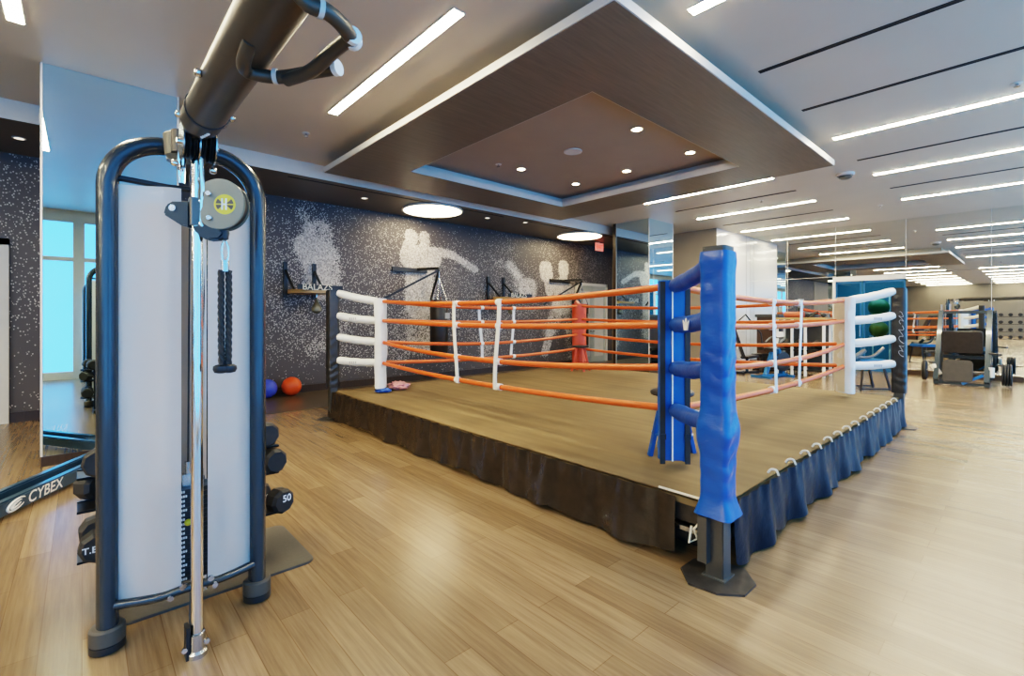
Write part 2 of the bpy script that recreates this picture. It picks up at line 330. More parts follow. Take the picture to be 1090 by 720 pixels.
# floating canopy over the ring
X0, X1, Y0, Y1 = 2.87, 8.48, 2.05, 7.62; hx0, hx1, hy0, hy1 = 3.86, 7.48, 3.03, 6.66; zb, zt = 3.8, 3.885
cn = MB()
for r in ((X0, X1, Y0, hy0), (X0, X1, hy1, Y1), (X0, hx0, hy0, hy1), (hx1, X1, hy0, hy1)): cn.box(*r, zb, zt)
cp = struct('ceiling_canopy', cn, M['canopy'], smooth=False)
e = .012; fm = MB()
fm.box(X0-e, X0, Y0-e, Y1+e, zb+.004, zt).box(X1, X1+e, Y0-e, Y1+e, zb+.004, zt).box(X0, X1, Y0-e, Y0, zb+.004, zt).box(X0, X1, Y1, Y1+e, zb+.004, zt)
struct('fascia', fm, M['fascia'], cp, smooth=False)
fm = MB().box(hx0, hx0+e, hy0, hy1, zb+.004, zt+.02).box(hx1-e, hx1, hy0, hy1, zb+.004, zt+.02).box(hx0, hx1, hy0, hy0+e, zb+.004, zt+.02).box(hx0, hx1, hy1-e, hy1, zb+.004, zt+.02)
struct('inner_fascia', fm, M['fascia'], cp, smooth=False)
um = MB(); w = .22
for r in ((X0+w, X1-w, Y0+w, Y0+w+.03), (X0+w, X1-w, Y1-w-.03, Y1-w), (X0+w, X0+w+.03, Y0+w, Y1-w), (X1-w-.03, X1-w, Y0+w, Y1-w)): um.box(*r, zt, H)
struct('canopy_hanger', um, M['ceiling'], cp, smooth=False)
um = MB(); w = .13
for r in ((hx0-w-.03, hx0-w, hy0-w, hy1+w), (hx1+w, hx1+w+.03, hy0-w, hy1+w), (hx0-w, hx1+w, hy0-w-.03, hy0-w), (hx0-w, hx1+w, hy1+w, hy1+w+.03)): um.box(*r, zt, H)
struct('recess_side', um, M['fascia'], cp, smooth=False)
struct('recess_ceiling', MB().box(hx0-w, hx1+w, hy0-w, hy1+w, H-.012, H-.002), M['recess'], cp, smooth=False)
# mirrored pillars
def pillar(name, x0, x1, y0, y1, core):
    p = struct(name, MB().box(x0+.01, x1-.01, y0+.01, y1-.01, 0, H), core, smooth=False)
    struct('mirror_panel', MB().box(x0+.012, x1-.012, y0, y0+.01, .1, H-.001), M['mirror_blue'], p, smooth=False)
    struct('mirror_panel', MB().box(x0, x0+.01, y0+.012, y1-.1, .1, H-.001), M['mirror_blue'], p, smooth=False)
    struct('mirror_panel', MB().box(x1-.01, x1, y0+.012, y1-.012, .1, H-.001), M['mirror_blue'], p, smooth=False)
    struct('plinth', MB().box(x0-.004, x1+.004, y0-.004, y1, 0, .1), M['plinth'], p, smooth=False)
    em = MB()
    for xx in (x0, x1): em.box(xx-.008, xx+.008, y0-.008, y0+.008, .1, H)
    em.box(x0-.008, x0+.006, y1-.1, y1-.085, .1, H)
    struct('corner_trim', em, M['pale_frame'], p, smooth=False)
    struct('side_pilaster', MB().box(x0-.02, x0+.01, y1-.09, y1, 0, H), M['plinth'], p, smooth=False)
    return p
pillar('trim_3', -.3, .82, 6.64, 7.7, M['plinth'])
pillar('trim_4', 10.8, 12.0, 6.65, 7.75, M['plinth'])
# partition box beside the mirror wall
struct('wall_partition', MB().box(13.44, 13.6, 6.1, YB, 0, H), M['brown'], smooth=False)
wp = struct('wall_nook', MB().box(13.441, 15.8, 6.09, 6.25, 0, H), M['white_panel'], smooth=False)
struct('panel_seam', MB().box(15.5, 15.506, 6.086, 6.091, .1, H), M['greymetal'], wp, smooth=False)
struct('panel_seam', MB().box(13.44, 13.452, 6.084, 6.095, 0, H), M['pale_frame'], wp, smooth=False)
struct('baseboard_nook', MB().box(13.43, 15.8, 6.07, 6.09, 0, .1), M['plinth'], smooth=False)
# mirror wall
DY0, DY1, DH = 2.22, 3.77, 2.48
wr = struct('wall_right', MB().box(XR+.02, XR+.2, YF-.2, DY0, 0, H).box(XR+.02, XR+.2, DY1, 6.3, 0, H).box(XR+.02, XR+.2, DY0, DY1, DH+.14, H), M['brown'], smooth=False)
seams = [YF, -.9, .66, DY0, DY1, 5.0, 6.09]
for a, b_ in zip(seams[:-1], seams[1:]):
    if a == DY0:
        struct('mirror_panel', MB().box(XR, XR+.02, a+.003, b_-.003, DH+.145, H-.001), M['mirror'], wr, smooth=False); continue
    struct('mirror_panel', MB().box(XR, XR+.02, a+.003, b_-.003, .12, DH+.14), M['mirror'], wr, smooth=False)
    struct('mirror_panel', MB().box(XR, XR+.02, a+.003, b_-.003, DH+.146, H-.001), M['mirror'], wr, smooth=False)
struct('baseboard_right', MB().box(XR-.03, XR+.02, YF, DY0-.02, 0, .12).box(XR-.03, XR+.02, DY1+.02, 6.09, 0, .12), M['plinth'], smooth=False)
sm = MB()
for y in seams[1:-1]: sm.box(XR-.003, XR+.02, y-.005, y+.005, .12 if y not in (DY0, DY1) else DH, H)
sm.box(XR-.003, XR+.02, DY1, 6.09, DH+.136, DH+.146)
struct('mirror_seam', sm, M['pale_frame'], wr, smooth=False)
# blue glass doors and the blue room behind
d = struct('door_3', MB().box(XR-.012, XR+.06, DY0-.0, DY1+.06, DH, DH+.13).box(XR-.012, XR+.06, DY1, DY1+.07, 0, DH), M['pale_frame'], smooth=False)
for a, b_ in ((DY0+.01, 3.13), (3.17, DY1)):
    lf = struct('door_leaf', MB().box(XR+.02, XR+.05, a, a+.035, .02, DH).box(XR+.02, XR+.05, b_-.035, b_, .02, DH).box(XR+.02, XR+.05, a, b_, .02, .1).box(XR+.02, XR+.05, a, b_, DH-.06, DH-.005), M['machine_blue'], d, smooth=False)
    struct('glass_pane', MB().box(XR+.03, XR+.036, a+.035, b_-.035, .1, DH-.06), M['blueglass'], lf, smooth=False)
struct('door_handle', MB().tube([(XR-.02, 3.2, .95), (XR-.02, 3.2, 1.35)], .012), M['steel'], d)
struct('wall_blue_room', MB().box(18.6, 18.7, .8, 5.2, 0, 2.8).box(XR+.2, 18.6, .8, .9, 0, 2.8).box(XR+.2, 18.6, 5.1, 5.2, 0, 2.8).box(XR+.2, 18.7, .8, 5.2, 2.8, 2.9), M['roomblue_glow'], smooth=False)
# window wall behind the camera
struct('wall_front', MB().box(XL, XR+.1, YF-.2, YF, 3.75, H).box(XL, XR+.1, YF-.2, YF, 0, .12), M['pale_frame'], smooth=False)
nwin = 27; ww = (XR-XL)/nwin
for i in range(nwin):
    x = XL+ww*i
    f = MB().box(x, x+.16, YF-.15, YF, .12, 3.75).box(x+ww-.05, x+ww, YF-.15, YF, .12, 3.75).box(x+.16, x+ww-.05, YF-.12, YF-.03, 2.82, 2.92).box(x+.16, x+ww-.05, YF-.12, YF-.03, .12, .18)
    wo = struct('window_%d' % (i+1), f, M['mullion'], smooth=False)
    struct('window_pane', MB().box(x+.16, x+ww-.05, YF-.09, YF-.08, .18, 2.82).box(x+.16, x+ww-.05, YF-.09, YF-.08, 2.92, 3.75), M['daylight'], wo, smooth=False)
# doors in the mural wall
def wall_door(name, x0, x1, h, leaves, glass=False):
    d = struct(name, MB().box(x0, x0+.09, YB-.06, YB+.01, 0, h).box(x1-.09, x1, YB-.06, YB+.01, 0, h).box(x0, x1, YB-.06, YB+.01, h-.09, h), M['pale_frame'], smooth=False)
    L = (x1-x0-.18)/leaves
    for i in range(leaves):
        a = x0+.09+L*i
        lf = struct('door_leaf', MB().box(a+.004, a+L-.004, YB-.03, YB, .01, h-.09), M['door'], d, smooth=False)
        struct('leaf_panel', MB().box(a+.12, a+L-.12, YB-.036, YB-.03, 1.25, h-.25).box(a+.12, a+L-.12, YB-.036, YB-.03, .2, 1.05), M['pale_frame'] if not glass else M['greymetal'], lf, smooth=False)
        hx = a+L-.08 if i == 0 else a+.08
        struct('door_handle', MB().tube([(hx, YB-.03, 1.02), (hx, YB-.08, 1.02), (hx-.1, YB-.08, 1.02)], .01), M['steel'], d)
    return d
wall_door('door_1', -1.85, -.76, 2.59, 1, True)
wall_door('door_2', 11.5, 13.1, 2.57, 2)

# ------------------------------------------------------------------ lights and ceiling fittings
def strip(x, y0, y1, label, group=None, z=H):
    t = thing('strip_light', label, 'ceiling light', (x, (y0+y1)/2, z), group)
    MB().box(x-.062, x-.05, y0-.012, y1+.012, z-.006, z).box(x+.05, x+.062, y0-.012, y1+.012, z-.006, z).box(x-.05, x+.05, y0-.012, y0, z-.006, z).box(x-.05, x+.05, y1, y1+.012, z-.006, z).build('frame', M['fascia'], t, smooth=False)
    MB().box(x-.05, x+.05, y0, y1, z-.009, z-.001).build('diffuser', M['strip'], t, smooth=False)
    return t
A, B = (3.2, 5.86), (-.75, 1.91)
gl = 'strip lights across the ceiling'
strip(-.42, *A, 'ceiling strip light cut by the top left corner of the photo', gl)
strip(2.31, *A, 'long bright ceiling strip light between the cable machine beam and the square canopy', gl)
strip(9.33, *A, 'ceiling strip light just beyond the canopy, nearest of the row towards the white wall', gl)
strip(11.83, *A, 'ceiling strip light in front of the far mirrored pillar, second beyond the canopy', gl)
strip(14.58, *A, 'ceiling strip light above the white lacquer wall, third beyond the canopy', gl)
strip(3.74, *B, 'ceiling strip light cut by the top edge of the photo beside the canopy near corner', gl)
strip(7.92, *B, 'ceiling strip light nearest the camera among those running off the right edge', gl)
strip(10.45, *B, 'ceiling strip light running off the right edge, second from the camera', gl)
strip(13.12, *B, 'ceiling strip light running off the right edge, last before the mirror wall', gl)
for x in (-3.1, -5.8, -8.5, -11.2, -13.9, -16.6, -19.3):
    for yy in (A, B): strip(x, *yy, 'ceiling strip light behind the camera, seen only in the mirror wall', 'strip lights behind the camera')
def slot(x, y0, y1, label):
    t = tag(MB().box(x-.03, x-.016, y0, y1, H-.006, H).box(x+.016, x+.03, y0, y1, H-.006, H).build('air_slot', M['dark'], smooth=False), label, 'air vent', 'linear air slots')
    MB().box(x-.016, x+.016, y0, y1, H-.003, H).build('slot_opening', M['dark'], t, smooth=False)
slot(5.19, -.7, 1.91, 'dark linear air slot in the ceiling nearest the top edge, beside the canopy')
slot(6.55, -.7, 1.91, 'dark linear air slot second from the top edge, before the first right strip light')
slot(9.3, -.7, 1.92, 'dark linear air slot between the first and second right hand strip lights')
slot(10.6, 3.2, 5.8, 'dark linear air slot beyond the canopy, between its first two strip lights')
slot(13.2, 3.2, 5.8, 'dark linear air slot between the second and third strip lights beyond the canopy')
slot(11.8, -.7, 1.9, 'dark linear air slot between the second and third right hand strip lights')
def round_light(x, y, label):
    t = thing('round_light', label, 'ceiling light', (x, y, 3.8), 'large round lights in the mural soffit')
    MB().lathe([(.62, 0), (.66, 0), (.66, -.03), (.62, -.03), (.62, 0)], (x, y, 3.8), seg=48).build('rim', M['fascia'], t)
    MB().disc((x, y, 3.776), .62, .022, seg=48).build('diffuser', M['disc'], t)
round_light(5.62, 8.74, 'large round glowing ceiling light over the boxer with raised gloves, nearer of two')
round_light(10.5, 8.7, 'large round glowing ceiling light beside the red exit sign, farther of two')
def downlight(x, y, z, label, group, bright=True, r=.065):
    t = thing('downlight', label, 'ceiling light', (x, y, z), group)
    MB().lathe([(r, 0), (r*1.35, 0), (r*1.35, -.008), (r, -.008), (r, 0)], (x, y, z), seg=20).build('trim_ring', M['fascia'], t)
    MB().disc((x, y, z-.006), r, .005, seg=20).build('lens', M['lens'] if bright else M['dimlens'], t)
zr = H-.012
for (x, y, l) in ((5.52, 3.58, 'near middle of the recess, closest to the camera'), (6.91, 3.54, 'right corner of the recess'), (6.97, 4.73, 'right edge of the recess, midway'), (6.94, 5.84, 'far corner of the recess'), (5.55, 5.88, 'far left edge of the recess')):
    downlight(x, y, zr, 'small warm lit downlight at the '+l, 'downlights in the canopy recess')
for (x, y, l) in ((4.06, 8.74, 'left of the nearer round light'), (7.0, 8.56, 'between the two round lights, nearer one'), (8.02, 8.35, 'between the two round lights, farther one'), (-.6, 8.79, 'at the left edge of the photo')):
    downlight(x, y, 3.8, 'tiny pale downlight in the mural soffit '+l, 'small downlights in the mural soffit', False, .05)
t = thing('ceiling_speaker', 'round white speaker grille in the centre of the canopy recess', 'speaker', (5.54, 4.72, zr))
MB().lathe([(.12, 0), (.14, 0), (.14, -.012), (.12, -.016), (.12, 0)], (5.54, 4.72, zr), seg=28).build('rim', M['pale_frame'], t)
MB().disc((5.54, 4.72, zr-.012), .12, .01, seg=28).build('grille', M['fascia'], t)
t = thing('smoke_detector', 'round white smoke detector on the ceiling by the canopy right corner', 'detector', (10.01, 2.24, H))
MB().lathe([(.14, 0), (.14, -.03), (.12, -.045), (.12, 0)], (10.01, 2.24, H), seg=28).build('base', M['fascia'], t)
MB().lathe([(.10, -.045), (.10, -.075), (.06, -.1), (.001, -.105)], (10.01, 2.24, H), seg=28).build('sensor_dome', M['greymetal'], t)
for (x, y, z, l) in ((2.29, 6.75, H, 'left of the canopy, above the round light'), (13.45, 2.34, H, 'near the mirror wall seam'), (10.95, 3.98, H, 'above the white wall corner'), (7.5, .12, H, 'at the right edge of the photo'), (.35, 1.0, H, 'beside the pull up handles'), (5.1, 5.95, zr, 'on the recess ceiling at its left')):
    t = thing('sprinkler', 'small white sprinkler head on the ceiling '+l, 'sprinkler', (x, y, z), 'sprinkler heads')
    MB().disc((x, y, z-.006), .05, .006, seg=18).build('plate', M['fascia'], t)
    MB().lathe([(.014, -.006), (.014, -.035), (.028, -.036), (.028, -.042)], (x, y, z), seg=12).build('head', M['steel'], t)
# exit sign hung from the soffit
t = thing('exit_sign', 'red lit EXIT sign hanging from the soffit above the grey double doors', 'sign', (11.81, 9.0, 3.8))
MB().box(11.62, 12.0, 8.985, 9.015, 3.52, 3.76).build('sign_plate', M['exitplate'], t, smooth=False, bevel=.004)
MB().tube([(11.81, 9, 3.76), (11.81, 9, 3.8)], .012).build('stem', M['fascia'], t)
text('EXIT', (11.81, 8.984, 3.64), (1, 0, 0), (0, 0, 1), .16, M['exit'], 'lettering', t, bold=.01)

# ------------------------------------------------------------------ boxing ring
rx0, rx1, ry0, ry1, MZ = 2.72, 8.19, 1.21, 6.89, .405
ring = thing('boxing_ring', 'raised boxing ring with orange ropes, brown canvas and one blue corner', 'boxing ring', ((rx0+rx1)/2, (ry0+ry1)/2, 0))
def canvas_z(u, v):
    x = rx0+(rx1-rx0)*u; y = ry0+(ry1-ry0)*v
    return Vector((x, y, MZ + .006*noise.noise(Vector((x*.8, y*.8, 0)))*min(1, 8*u, 8*(1-u), 8*v, 8*(1-v))))
cm = MB(); cm.grid(canvas_z, 60, 60)
cm.box(rx0, rx1, ry0, ry1, MZ-.05, MZ-.012)
MB.build(cm, 'canvas', M['canvas'], ring, sharp=60)
pm = MB().box(rx0+.02, rx1-.02, ry0+.02, ry1-.02, MZ-.16, MZ-.052)
pm.build('deck', M['plate'], ring, smooth=False)
fr = MB()
for y in (ry0+.07, ry1-.07): fr.box(rx0+.06, rx1-.06, y-.03, y+.03, .13, .20)
for x in (rx0+.07, rx1-.07): fr.box(x-.03, x+.03, ry0+.06, ry1-.06, .13, .20)
for x in (4.2, 5.45, 6.7):
    for y in (2.2, 4.05, 5.9): fr.box(x-.03, x+.03, y-.03, y+.03, 0, MZ-.16)
fr.box(rx0+.25, rx0+.27, ry0+.25, ry1-.25, 0, .2).box(rx0+.25, rx1-.25, ry0+.25, ry0+.27, 0, .2)  # black sheets added as the shade in the hollow under the deck
fr.build('underframe_dark_fill', M['black'], ring, smooth=False)
MB().box(rx0-.004, rx0+.03, ry0+.05, ry0+.5, .195, .222).build('frame_rail', M['steel'], ring, smooth=False)
MB().tube([(rx0+.012, ry0+.06, MZ+.004), (rx0+.012, ry0+.4, MZ+.004)], .009, 8).build('edge_cord', M['cord'], ring)
# skirts
def skirt(P0, P1, out, zt, mat, folds, seg_len, seed, gather):
    P0, P1, out = Vector(P0), Vector(P1), Vector(out); L = (P1-P0).length; d = (P1-P0).normalized(); rnd = random.Random(seed)
    ph = [rnd.uniform(0, 6.28) for _ in range(8)]
    def fn(u, w):
        s = u*L; e = 1-w                                  # e: 0 at the top, 1 at the floor
        f = .5*math.sin(s*folds+ph[0]+1.3*math.sin(s*1.7+ph[1]))+.3*math.sin(s*folds*2.3+ph[2])+.35*noise.noise(Vector((s*2.2, e*1.5, seed)))
        a = .014+.036*e
        g = gather*(math.sin(s*38+ph[3]+4*noise.noise(Vector((s*1.3, 0, seed))))+.9*noise.noise(Vector((s*9, 2, seed))))*(max(0, 1-e*1.7)+.15)
        sc = abs(math.sin(PI*s/seg_len))**.45
        hem = .006+.055*(1-sc)+.012*(1+math.sin(s*3.1+ph[4]))
        p = P0+d*s+out*(.022+.028*e+a*f*(.35+.65*e)+g+.014*(1-sc)*-e)
        p.z = hem+(zt-hem)*w; return p
    mb = MB(); mb.grid(fn, int(L*60), 18); return mb.build('skirt', mat, ring, sharp=80)
skirt((rx0-.006, ry1+.02, 0), (rx0-.006, 1.475, 0), (-1, 0, 0), MZ-.004, M['skirt'], 7.5, 1.1, 3, .0085)
skirt((2.83, ry0-.006, 0), (rx1+.0, ry0-.006, 0), (0, -1, 0), MZ-.004, M['skirtblue'], 8.5, .62, 5, .006)
skirt((rx1+.006, ry0, 0), (rx1+.006, ry1, 0), (1, 0, 0), MZ-.004, M['skirt'], 7.5, 1.1, 8, .004)
skirt((rx0, ry1+.006, 0), (rx1, ry1+.006, 0), (0, 1, 0), MZ-.004, M['skirt'], 7.5, 1.1, 9, .004)
for x in (3.55, 3.9, 4.23, 4.53, 4.85, 5.16, 5.47, 5.79, 6.15, 6.48, 6.8, 7.12, 7.45, 7.78):
    MB().tube(smoothpath([(x-.012, ry0+.035, MZ+.004), (x-.004, ry0+.018, MZ+.03), (x+.008, ry0-.012, MZ+.03), (x+.01, ry0-.028, MZ-.005)], 4), .0075, 8).build('skirt_tie', M['cord'], ring)
# corner posts
def post(x, y, sx, sy, padmat, kind):
    p = MB().box(x-.052, x+.052, y-.052, y+.052, .012, 1.86).build('corner_post', M['postmetal'], ring, smooth=False, bevel=.006)
    q = [(x+.20*math.cos(PI/8+k*PI/4)*(1.05 if k % 2 else .95)-.01*sx, y+.20*math.sin(PI/8+k*PI/4)) for k in range(8)]
    MB().prism([(a, b, 0) for a, b in q], (0, 0, .012)).build('base_plate', M['plate'], p, smooth=False)
    MB().box(x-.066, x+.066, y-.066, y+.066, .012, .02).build('weld_bead', M['greymetal'], p, smooth=False)
    # wrapped padding
    R = []; nz_ = 90; z0 = .37 if kind == 'blue' else .47
    for i in range(nz_+1):
        t = i/nz_; z = z0+(1.87-z0)*t; hw = .078
        if kind == 'blue':
            hw += .020*math.exp(-((z-.84)/.10)**2) + .030*max(0, 1-(z-z0)/.11)**1.3 + .006*math.exp(-((z-1.82)/.05)**2)
        ring_ = []
        for k in range(40):
            a = 2*PI*k/40; c, s_ = math.cos(a), math.sin(a); n = 7.0
            rr_ = hw/((abs(c)**n+abs(s_)**n)**(1/n))
            wr_ = .006*math.sin(z*52+3*noise.noise(Vector((c*1.5, s_*1.5, z*3)))+1.2*math.sin(a*2))*max(0, noise.noise(Vector((c, s_, z*2.1+7)))+(.30 if .55 < z < 1.3 else .08))
            wr_ += .0022*noise.noise(Vector((c*2.5, s_*2.5, z*6)))
            if kind != 'blue': wr_ *= .9
            ring_.append(Vector((x+c*(rr_+wr_), y+s_*(rr_+wr_), z)))
        R.append(ring_)
    MB().loft(R).build('post_padding', padmat, p, sharp=75)
    if kind == 'blue':
        MB().rbox(x-.068, x+.068, y-.068, y+.068, 1.868, 1.90, .02).build('post_cap', M['grey_dark'], p)
        MB().box(x-.1, x-.052, y+.02, y+.075, .1, .36).build('post_bracket', M['postmetal'], p, smooth=False)
        MB().tube([(x-.03, y+.055, .35), (x-.07, y+.11, .26), (x-.05, y+.10, .20), (x-.09, y+.13, .18), (x-.06, y+.13, .27)], .007, 8).build('tied_cord', M['cord'], p)
    else:
        MB().rbox(x-.07, x+.07, y-.07, y+.07, 1.868, 1.885, .02).build('post_cap', M['black'], p)
    return p
pN = post(2.71, 1.22, 1, 1, M['bluepost'], 'blue')
pL = post(2.71, 6.88, 1, -1, M['blackvinyl'], 'black')
pR = post(8.19, 1.22, -1, 1, M['blackvinyl'], 'black')
pF = post(8.19, 6.88, -1, -1, M['blackvinyl'], 'black')
# vertical script-like lettering on the near face of the right post
def squiggle(x, y, z0, z1, parent):
    for j, (a, b_) in enumerate(((z0, z0+.17), (z0+.2, z0+.42), (z0+.46, z1))):
        pts = []
        n = 26
        for i in range(n+1):
            t = i/n; pts.append((x, y-(.012+.018*abs(math.sin(j+t*5)))*math.sin(t*PI*4.3+j*1.7), a+(b_-a)*t+.02*math.cos(t*PI*5+j*2)))
        MB().tube(pts, .003, 6).build('script_mark', M['greymark'], parent)
squiggle(8.104, 1.185, .95, 1.55, pR)
# corner pads, turnbuckle covers
ZP = [1.72, 1.44, 1.13, .83]; ZQ = [1.81, 1.49, 1.19, .87]
INS = .50
corners = {'N': (2.71, 1.22, 1, 1, M['bluepad'], M['bluetube']), 'L': (2.71, 6.88, 1, -1, M['white'], M['white']), 'R': (8.19, 1.22, -1, 1, M['white'], M['white']), 'F': (8.19, 6.88, -1, -1, M['redpad'], M['redpad'])}
PAD = {}
for key, (x, y, sx, sy, pmat, tmat) in corners.items():
    dv = Vector((sx, sy, 0)).normalized(); lv = Vector((-sy, sx, 0)).normalized()
    c = Vector((x+INS*sx, y+INS*sy, 0))+(Vector((-.035, .035, 0)) if key == 'N' else Vector()); PAD[key] = c
    W, T, z0, z1 = (.225 if key == 'N' else .30), .10, .465, 1.76
    mt = Matrix((lv, dv, Vector((0, 0, 1)))).transposed().to_4x4(); mt.translation = c
    poly = [(-W/2, .0), (-W/2+.02, .05), (-.06, .075), (.06, .075), (W/2-.02, .05), (W/2, .0), (W/2-.02, -.045), (-W/2+.02, -.045)]
    nz_ = 30; R = []
    for i in range(nz_+1):
        z = z0+(z1-z0)*i/nz_
        R.append([mt @ Vector((a*(1+.05*noise.noise(Vector((a*9, b_*9, z*5)))), b_*(1+.25*noise.noise(Vector((a*7, b_*7+3, z*4)))), z)) for a, b_ in poly])
    pad = MB().loft(R).build('corner_pad', pmat, ring, bevel=.006, sharp=50)
    if key == 'N':
        for a in (-.085, .09):
            MB().box(a-.018, a+.018, -.056, -.046, z0-.02, z1-.01, mt).build('strap', M['rubber'], pad, smooth=False)
            MB().box(a-.022, a+.022, -.062, -.05, .62, .66, mt).build('buckle', M['black'], pad, smooth=False)
        MB().box(.016, .026, -.056, -.046, z0, z1-.02, mt).build('piping', M['mark'], pad, smooth=False)
    elif key == 'R':
        MB().box(-W/2+.03, W/2-.03, .076, .082, z0+.02, z1-.02, mt).build('pad_face', M['cream'], pad, smooth=False)
    elif key == 'F':
        for z in (.95, 1.3, 1.6): MB().box(-W/2-.005, W/2+.005, -.055, -.046, z-.025, z+.025, mt).build('strap', M['black'], pad, smooth=False)
    # turnbuckle covers
    for i in range(4):
        p0 = Vector((x+.055*sx, y+.055*sy, ZQ[i])); p1 = c-dv*.05; p1.z = ZP[i]
        if key in 'LR': p0 += Vector((0, 0, [.03, .02, .01, -.01][i]))
        n = 12; pts = [p0.lerp(p1, t/n)+Vector((0, 0, -.012*math.sin(PI*t/n))) for t in range(n+1)]
        tb = MB().tube(pts, [.048]+[.056+.002*math.sin(k*1.7) for k in range(n-1)]+[.05], 16).build('turnbuckle_cover', tmat, ring)
        mid = pts[5]; nrm = Vector((-1, -.4, 0)) if key == 'L' else Vector((0, -1, 0))
        if key in 'LR' and i in (1, 3):
            u = (p1-p0).normalized() if key == 'L' else (p0-p1).normalized(); u.z = 0; u.normalize(); nn = Vector((u.y, -u.x, 0))
            for q in range(4): MB().box(-.05+q*.028, -.032+q*.028, -.002, .002, -.016, .016, Matrix.Translation(mid+nn*.058) @ Matrix((u, -nn, Vector((0, 0, 1)))).transposed().to_4x4()).build('print_mark', M['greymark'], tb, smooth=False)
        if key == 'N' and i == 1:
            u = (p0-p1).normalized(); u.z = 0; u.normalize(); nn = Vector((-.75, -.66, 0)).normalized()
            u = Vector((.66, -.75, 0))
            o = mid+nn*.0+Vector((-.035, -.035, -.01))
            o = mid + Vector((-.043, .036, -.012)); u = Vector((-dv.x, -dv.y, 0)); vn = Vector((-dv.y, dv.x, 0))
            MB().prism([o+vn*.004+u*a+Vector((0, 0, b_)) for a, b_ in ((-.06, .03), (-.02, .005), (0, .045), (.02, .005), (.06, .03), (.035, -.035), (-.035, -.035))], vn*.006).build('star_mark', M['mark'], tb, smooth=False)
# ropes
sag = [.075, .04, .10, .06]
def rope_pts(a, b_, i, n=28):
    return [Vector((a.x+(b_.x-a.x)*t, a.y+(b_.y-a.y)*t, ZP[i]-sag[i]*4*t*(1-t))) for t in [k/n for k in range(n+1)]]
sides = [('N', 'L'), ('L', 'F'), ('F', 'R'), ('R', 'N')]
for a, b_ in sides:
    A_, B_ = PAD[a], PAD[b_]; dirn = (B_-A_).normalized()
    for i in range(4):
        MB().tube(rope_pts(A_+dirn*.02, B_-dirn*.02, i), .0265, 14).build('rope', M['rope'], ring)
    for s in (-.36, .38):
        t = .5+s/(B_-A_).length; c = A_.lerp(B_, t); side = Vector((-dirn.y, dirn.x, 0))
        zs = [ZP[i]-sag[i]*4*t*(1-t) for i in range(4)]
        mb = MB(); 
        zz = []; 
        for q in range(3):
            for k in range(8): zz.append(zs[q]+(zs[q+1]-zs[q])*k/8)
        zz.append(zs[3]-.03); zz[0] += .03
        prof = [c+dirn*(.03*math.sin(z*4+s*5)+.03*(z-1.3)*s)+side*.03 for z in zz]
        for p_, z in zip(prof, zz): p_.z = z
        R = [[p_+dirn*(w_*.028)+side*h_ for w_, h_ in ((-1, -.004), (1, -.004), (1, .004), (-1, .004))] for p_ in prof]
        mb.loft(R)
        for z in zs: mb.tube([c-dirn*.03+Vector((0, 0, z)), c+dirn*.03+Vector((0, 0, z))], .036, 14)
        mb.build('rope_spacer', M['white'], ring, sharp=40)

# stools and wraps in the ring
def stool(loc, mat, label):
    x, y, z = loc; t = thing('corner_stool', label, 'stool', loc, 'corner stools')
    MB().lathe([(.145, .47), (.162, .475), (.168, .49), (.162, .505), (.145, .512), (.001, .512)], loc, seg=28).build('seat', M['black'], t)
    MB().lathe([(.10, .455), (.10, .47), (.001, .47)], loc, seg=24).build('seat_plate', mat, t)
    for k in range(4):
        a = PI/4+k*PI/2+.25; MB().bar((x+.085*math.cos(a), y+.085*math.sin(a), z+.46), (x+.19*math.cos(a), y+.19*math.sin(a), z), .036, .03).build('leg', mat, t, smooth=False)
    MB().tube([(x+.15*math.cos(2*PI*k/24), y+.15*math.sin(2*PI*k/24), z+.17) for k in range(25)], .009, 8).build('footrest', mat, t)
stool((3.47, 1.93, MZ), M['bluepad'], 'blue legged stool with black seat behind the blue corner pad')
stool((7.42, 6.12, MZ), M['redpad'], 'red legged stool in front of the red corner pad at the far corner')
def crumple(name, label, cat, c, r, mat, seed, hz):
    mb = MB(); c = Vector(c); R = []
    for i in range(19):
        a = PI*i/18; row = []
        for k in range(32):
            b_ = 2*PI*k/32; dd = Vector((math.sin(a)*math.cos(b_), math.sin(a)*math.sin(b_), -math.cos(a)))
            q = 1+.45*noise.noise(dd*2.2+Vector((seed, 0, 0)))+.3*noise.noise(dd*5+Vector((seed, 4, 0)))
            p = dd*r*q; row.append(c+Vector((p.x, p.y, max(p.z*hz+r*hz*.8, .001))))
        R.append(row)
    return tag(mb.loft(R).build(name, mat, sharp=80), label, cat)
crumple('hand_wraps', 'crumpled pink hand wraps lying on the canvas by the white corner pad', 'hand wraps', (3.52, 6.40, MZ+.004), .15, M['pink'], 3, .4)
crumple('hand_wraps', 'crumpled blue hand wraps at the foot of the left white corner pad', 'hand wraps', (3.22, 6.30, MZ+.004), .10, M['bluecloth'], 9, .32)

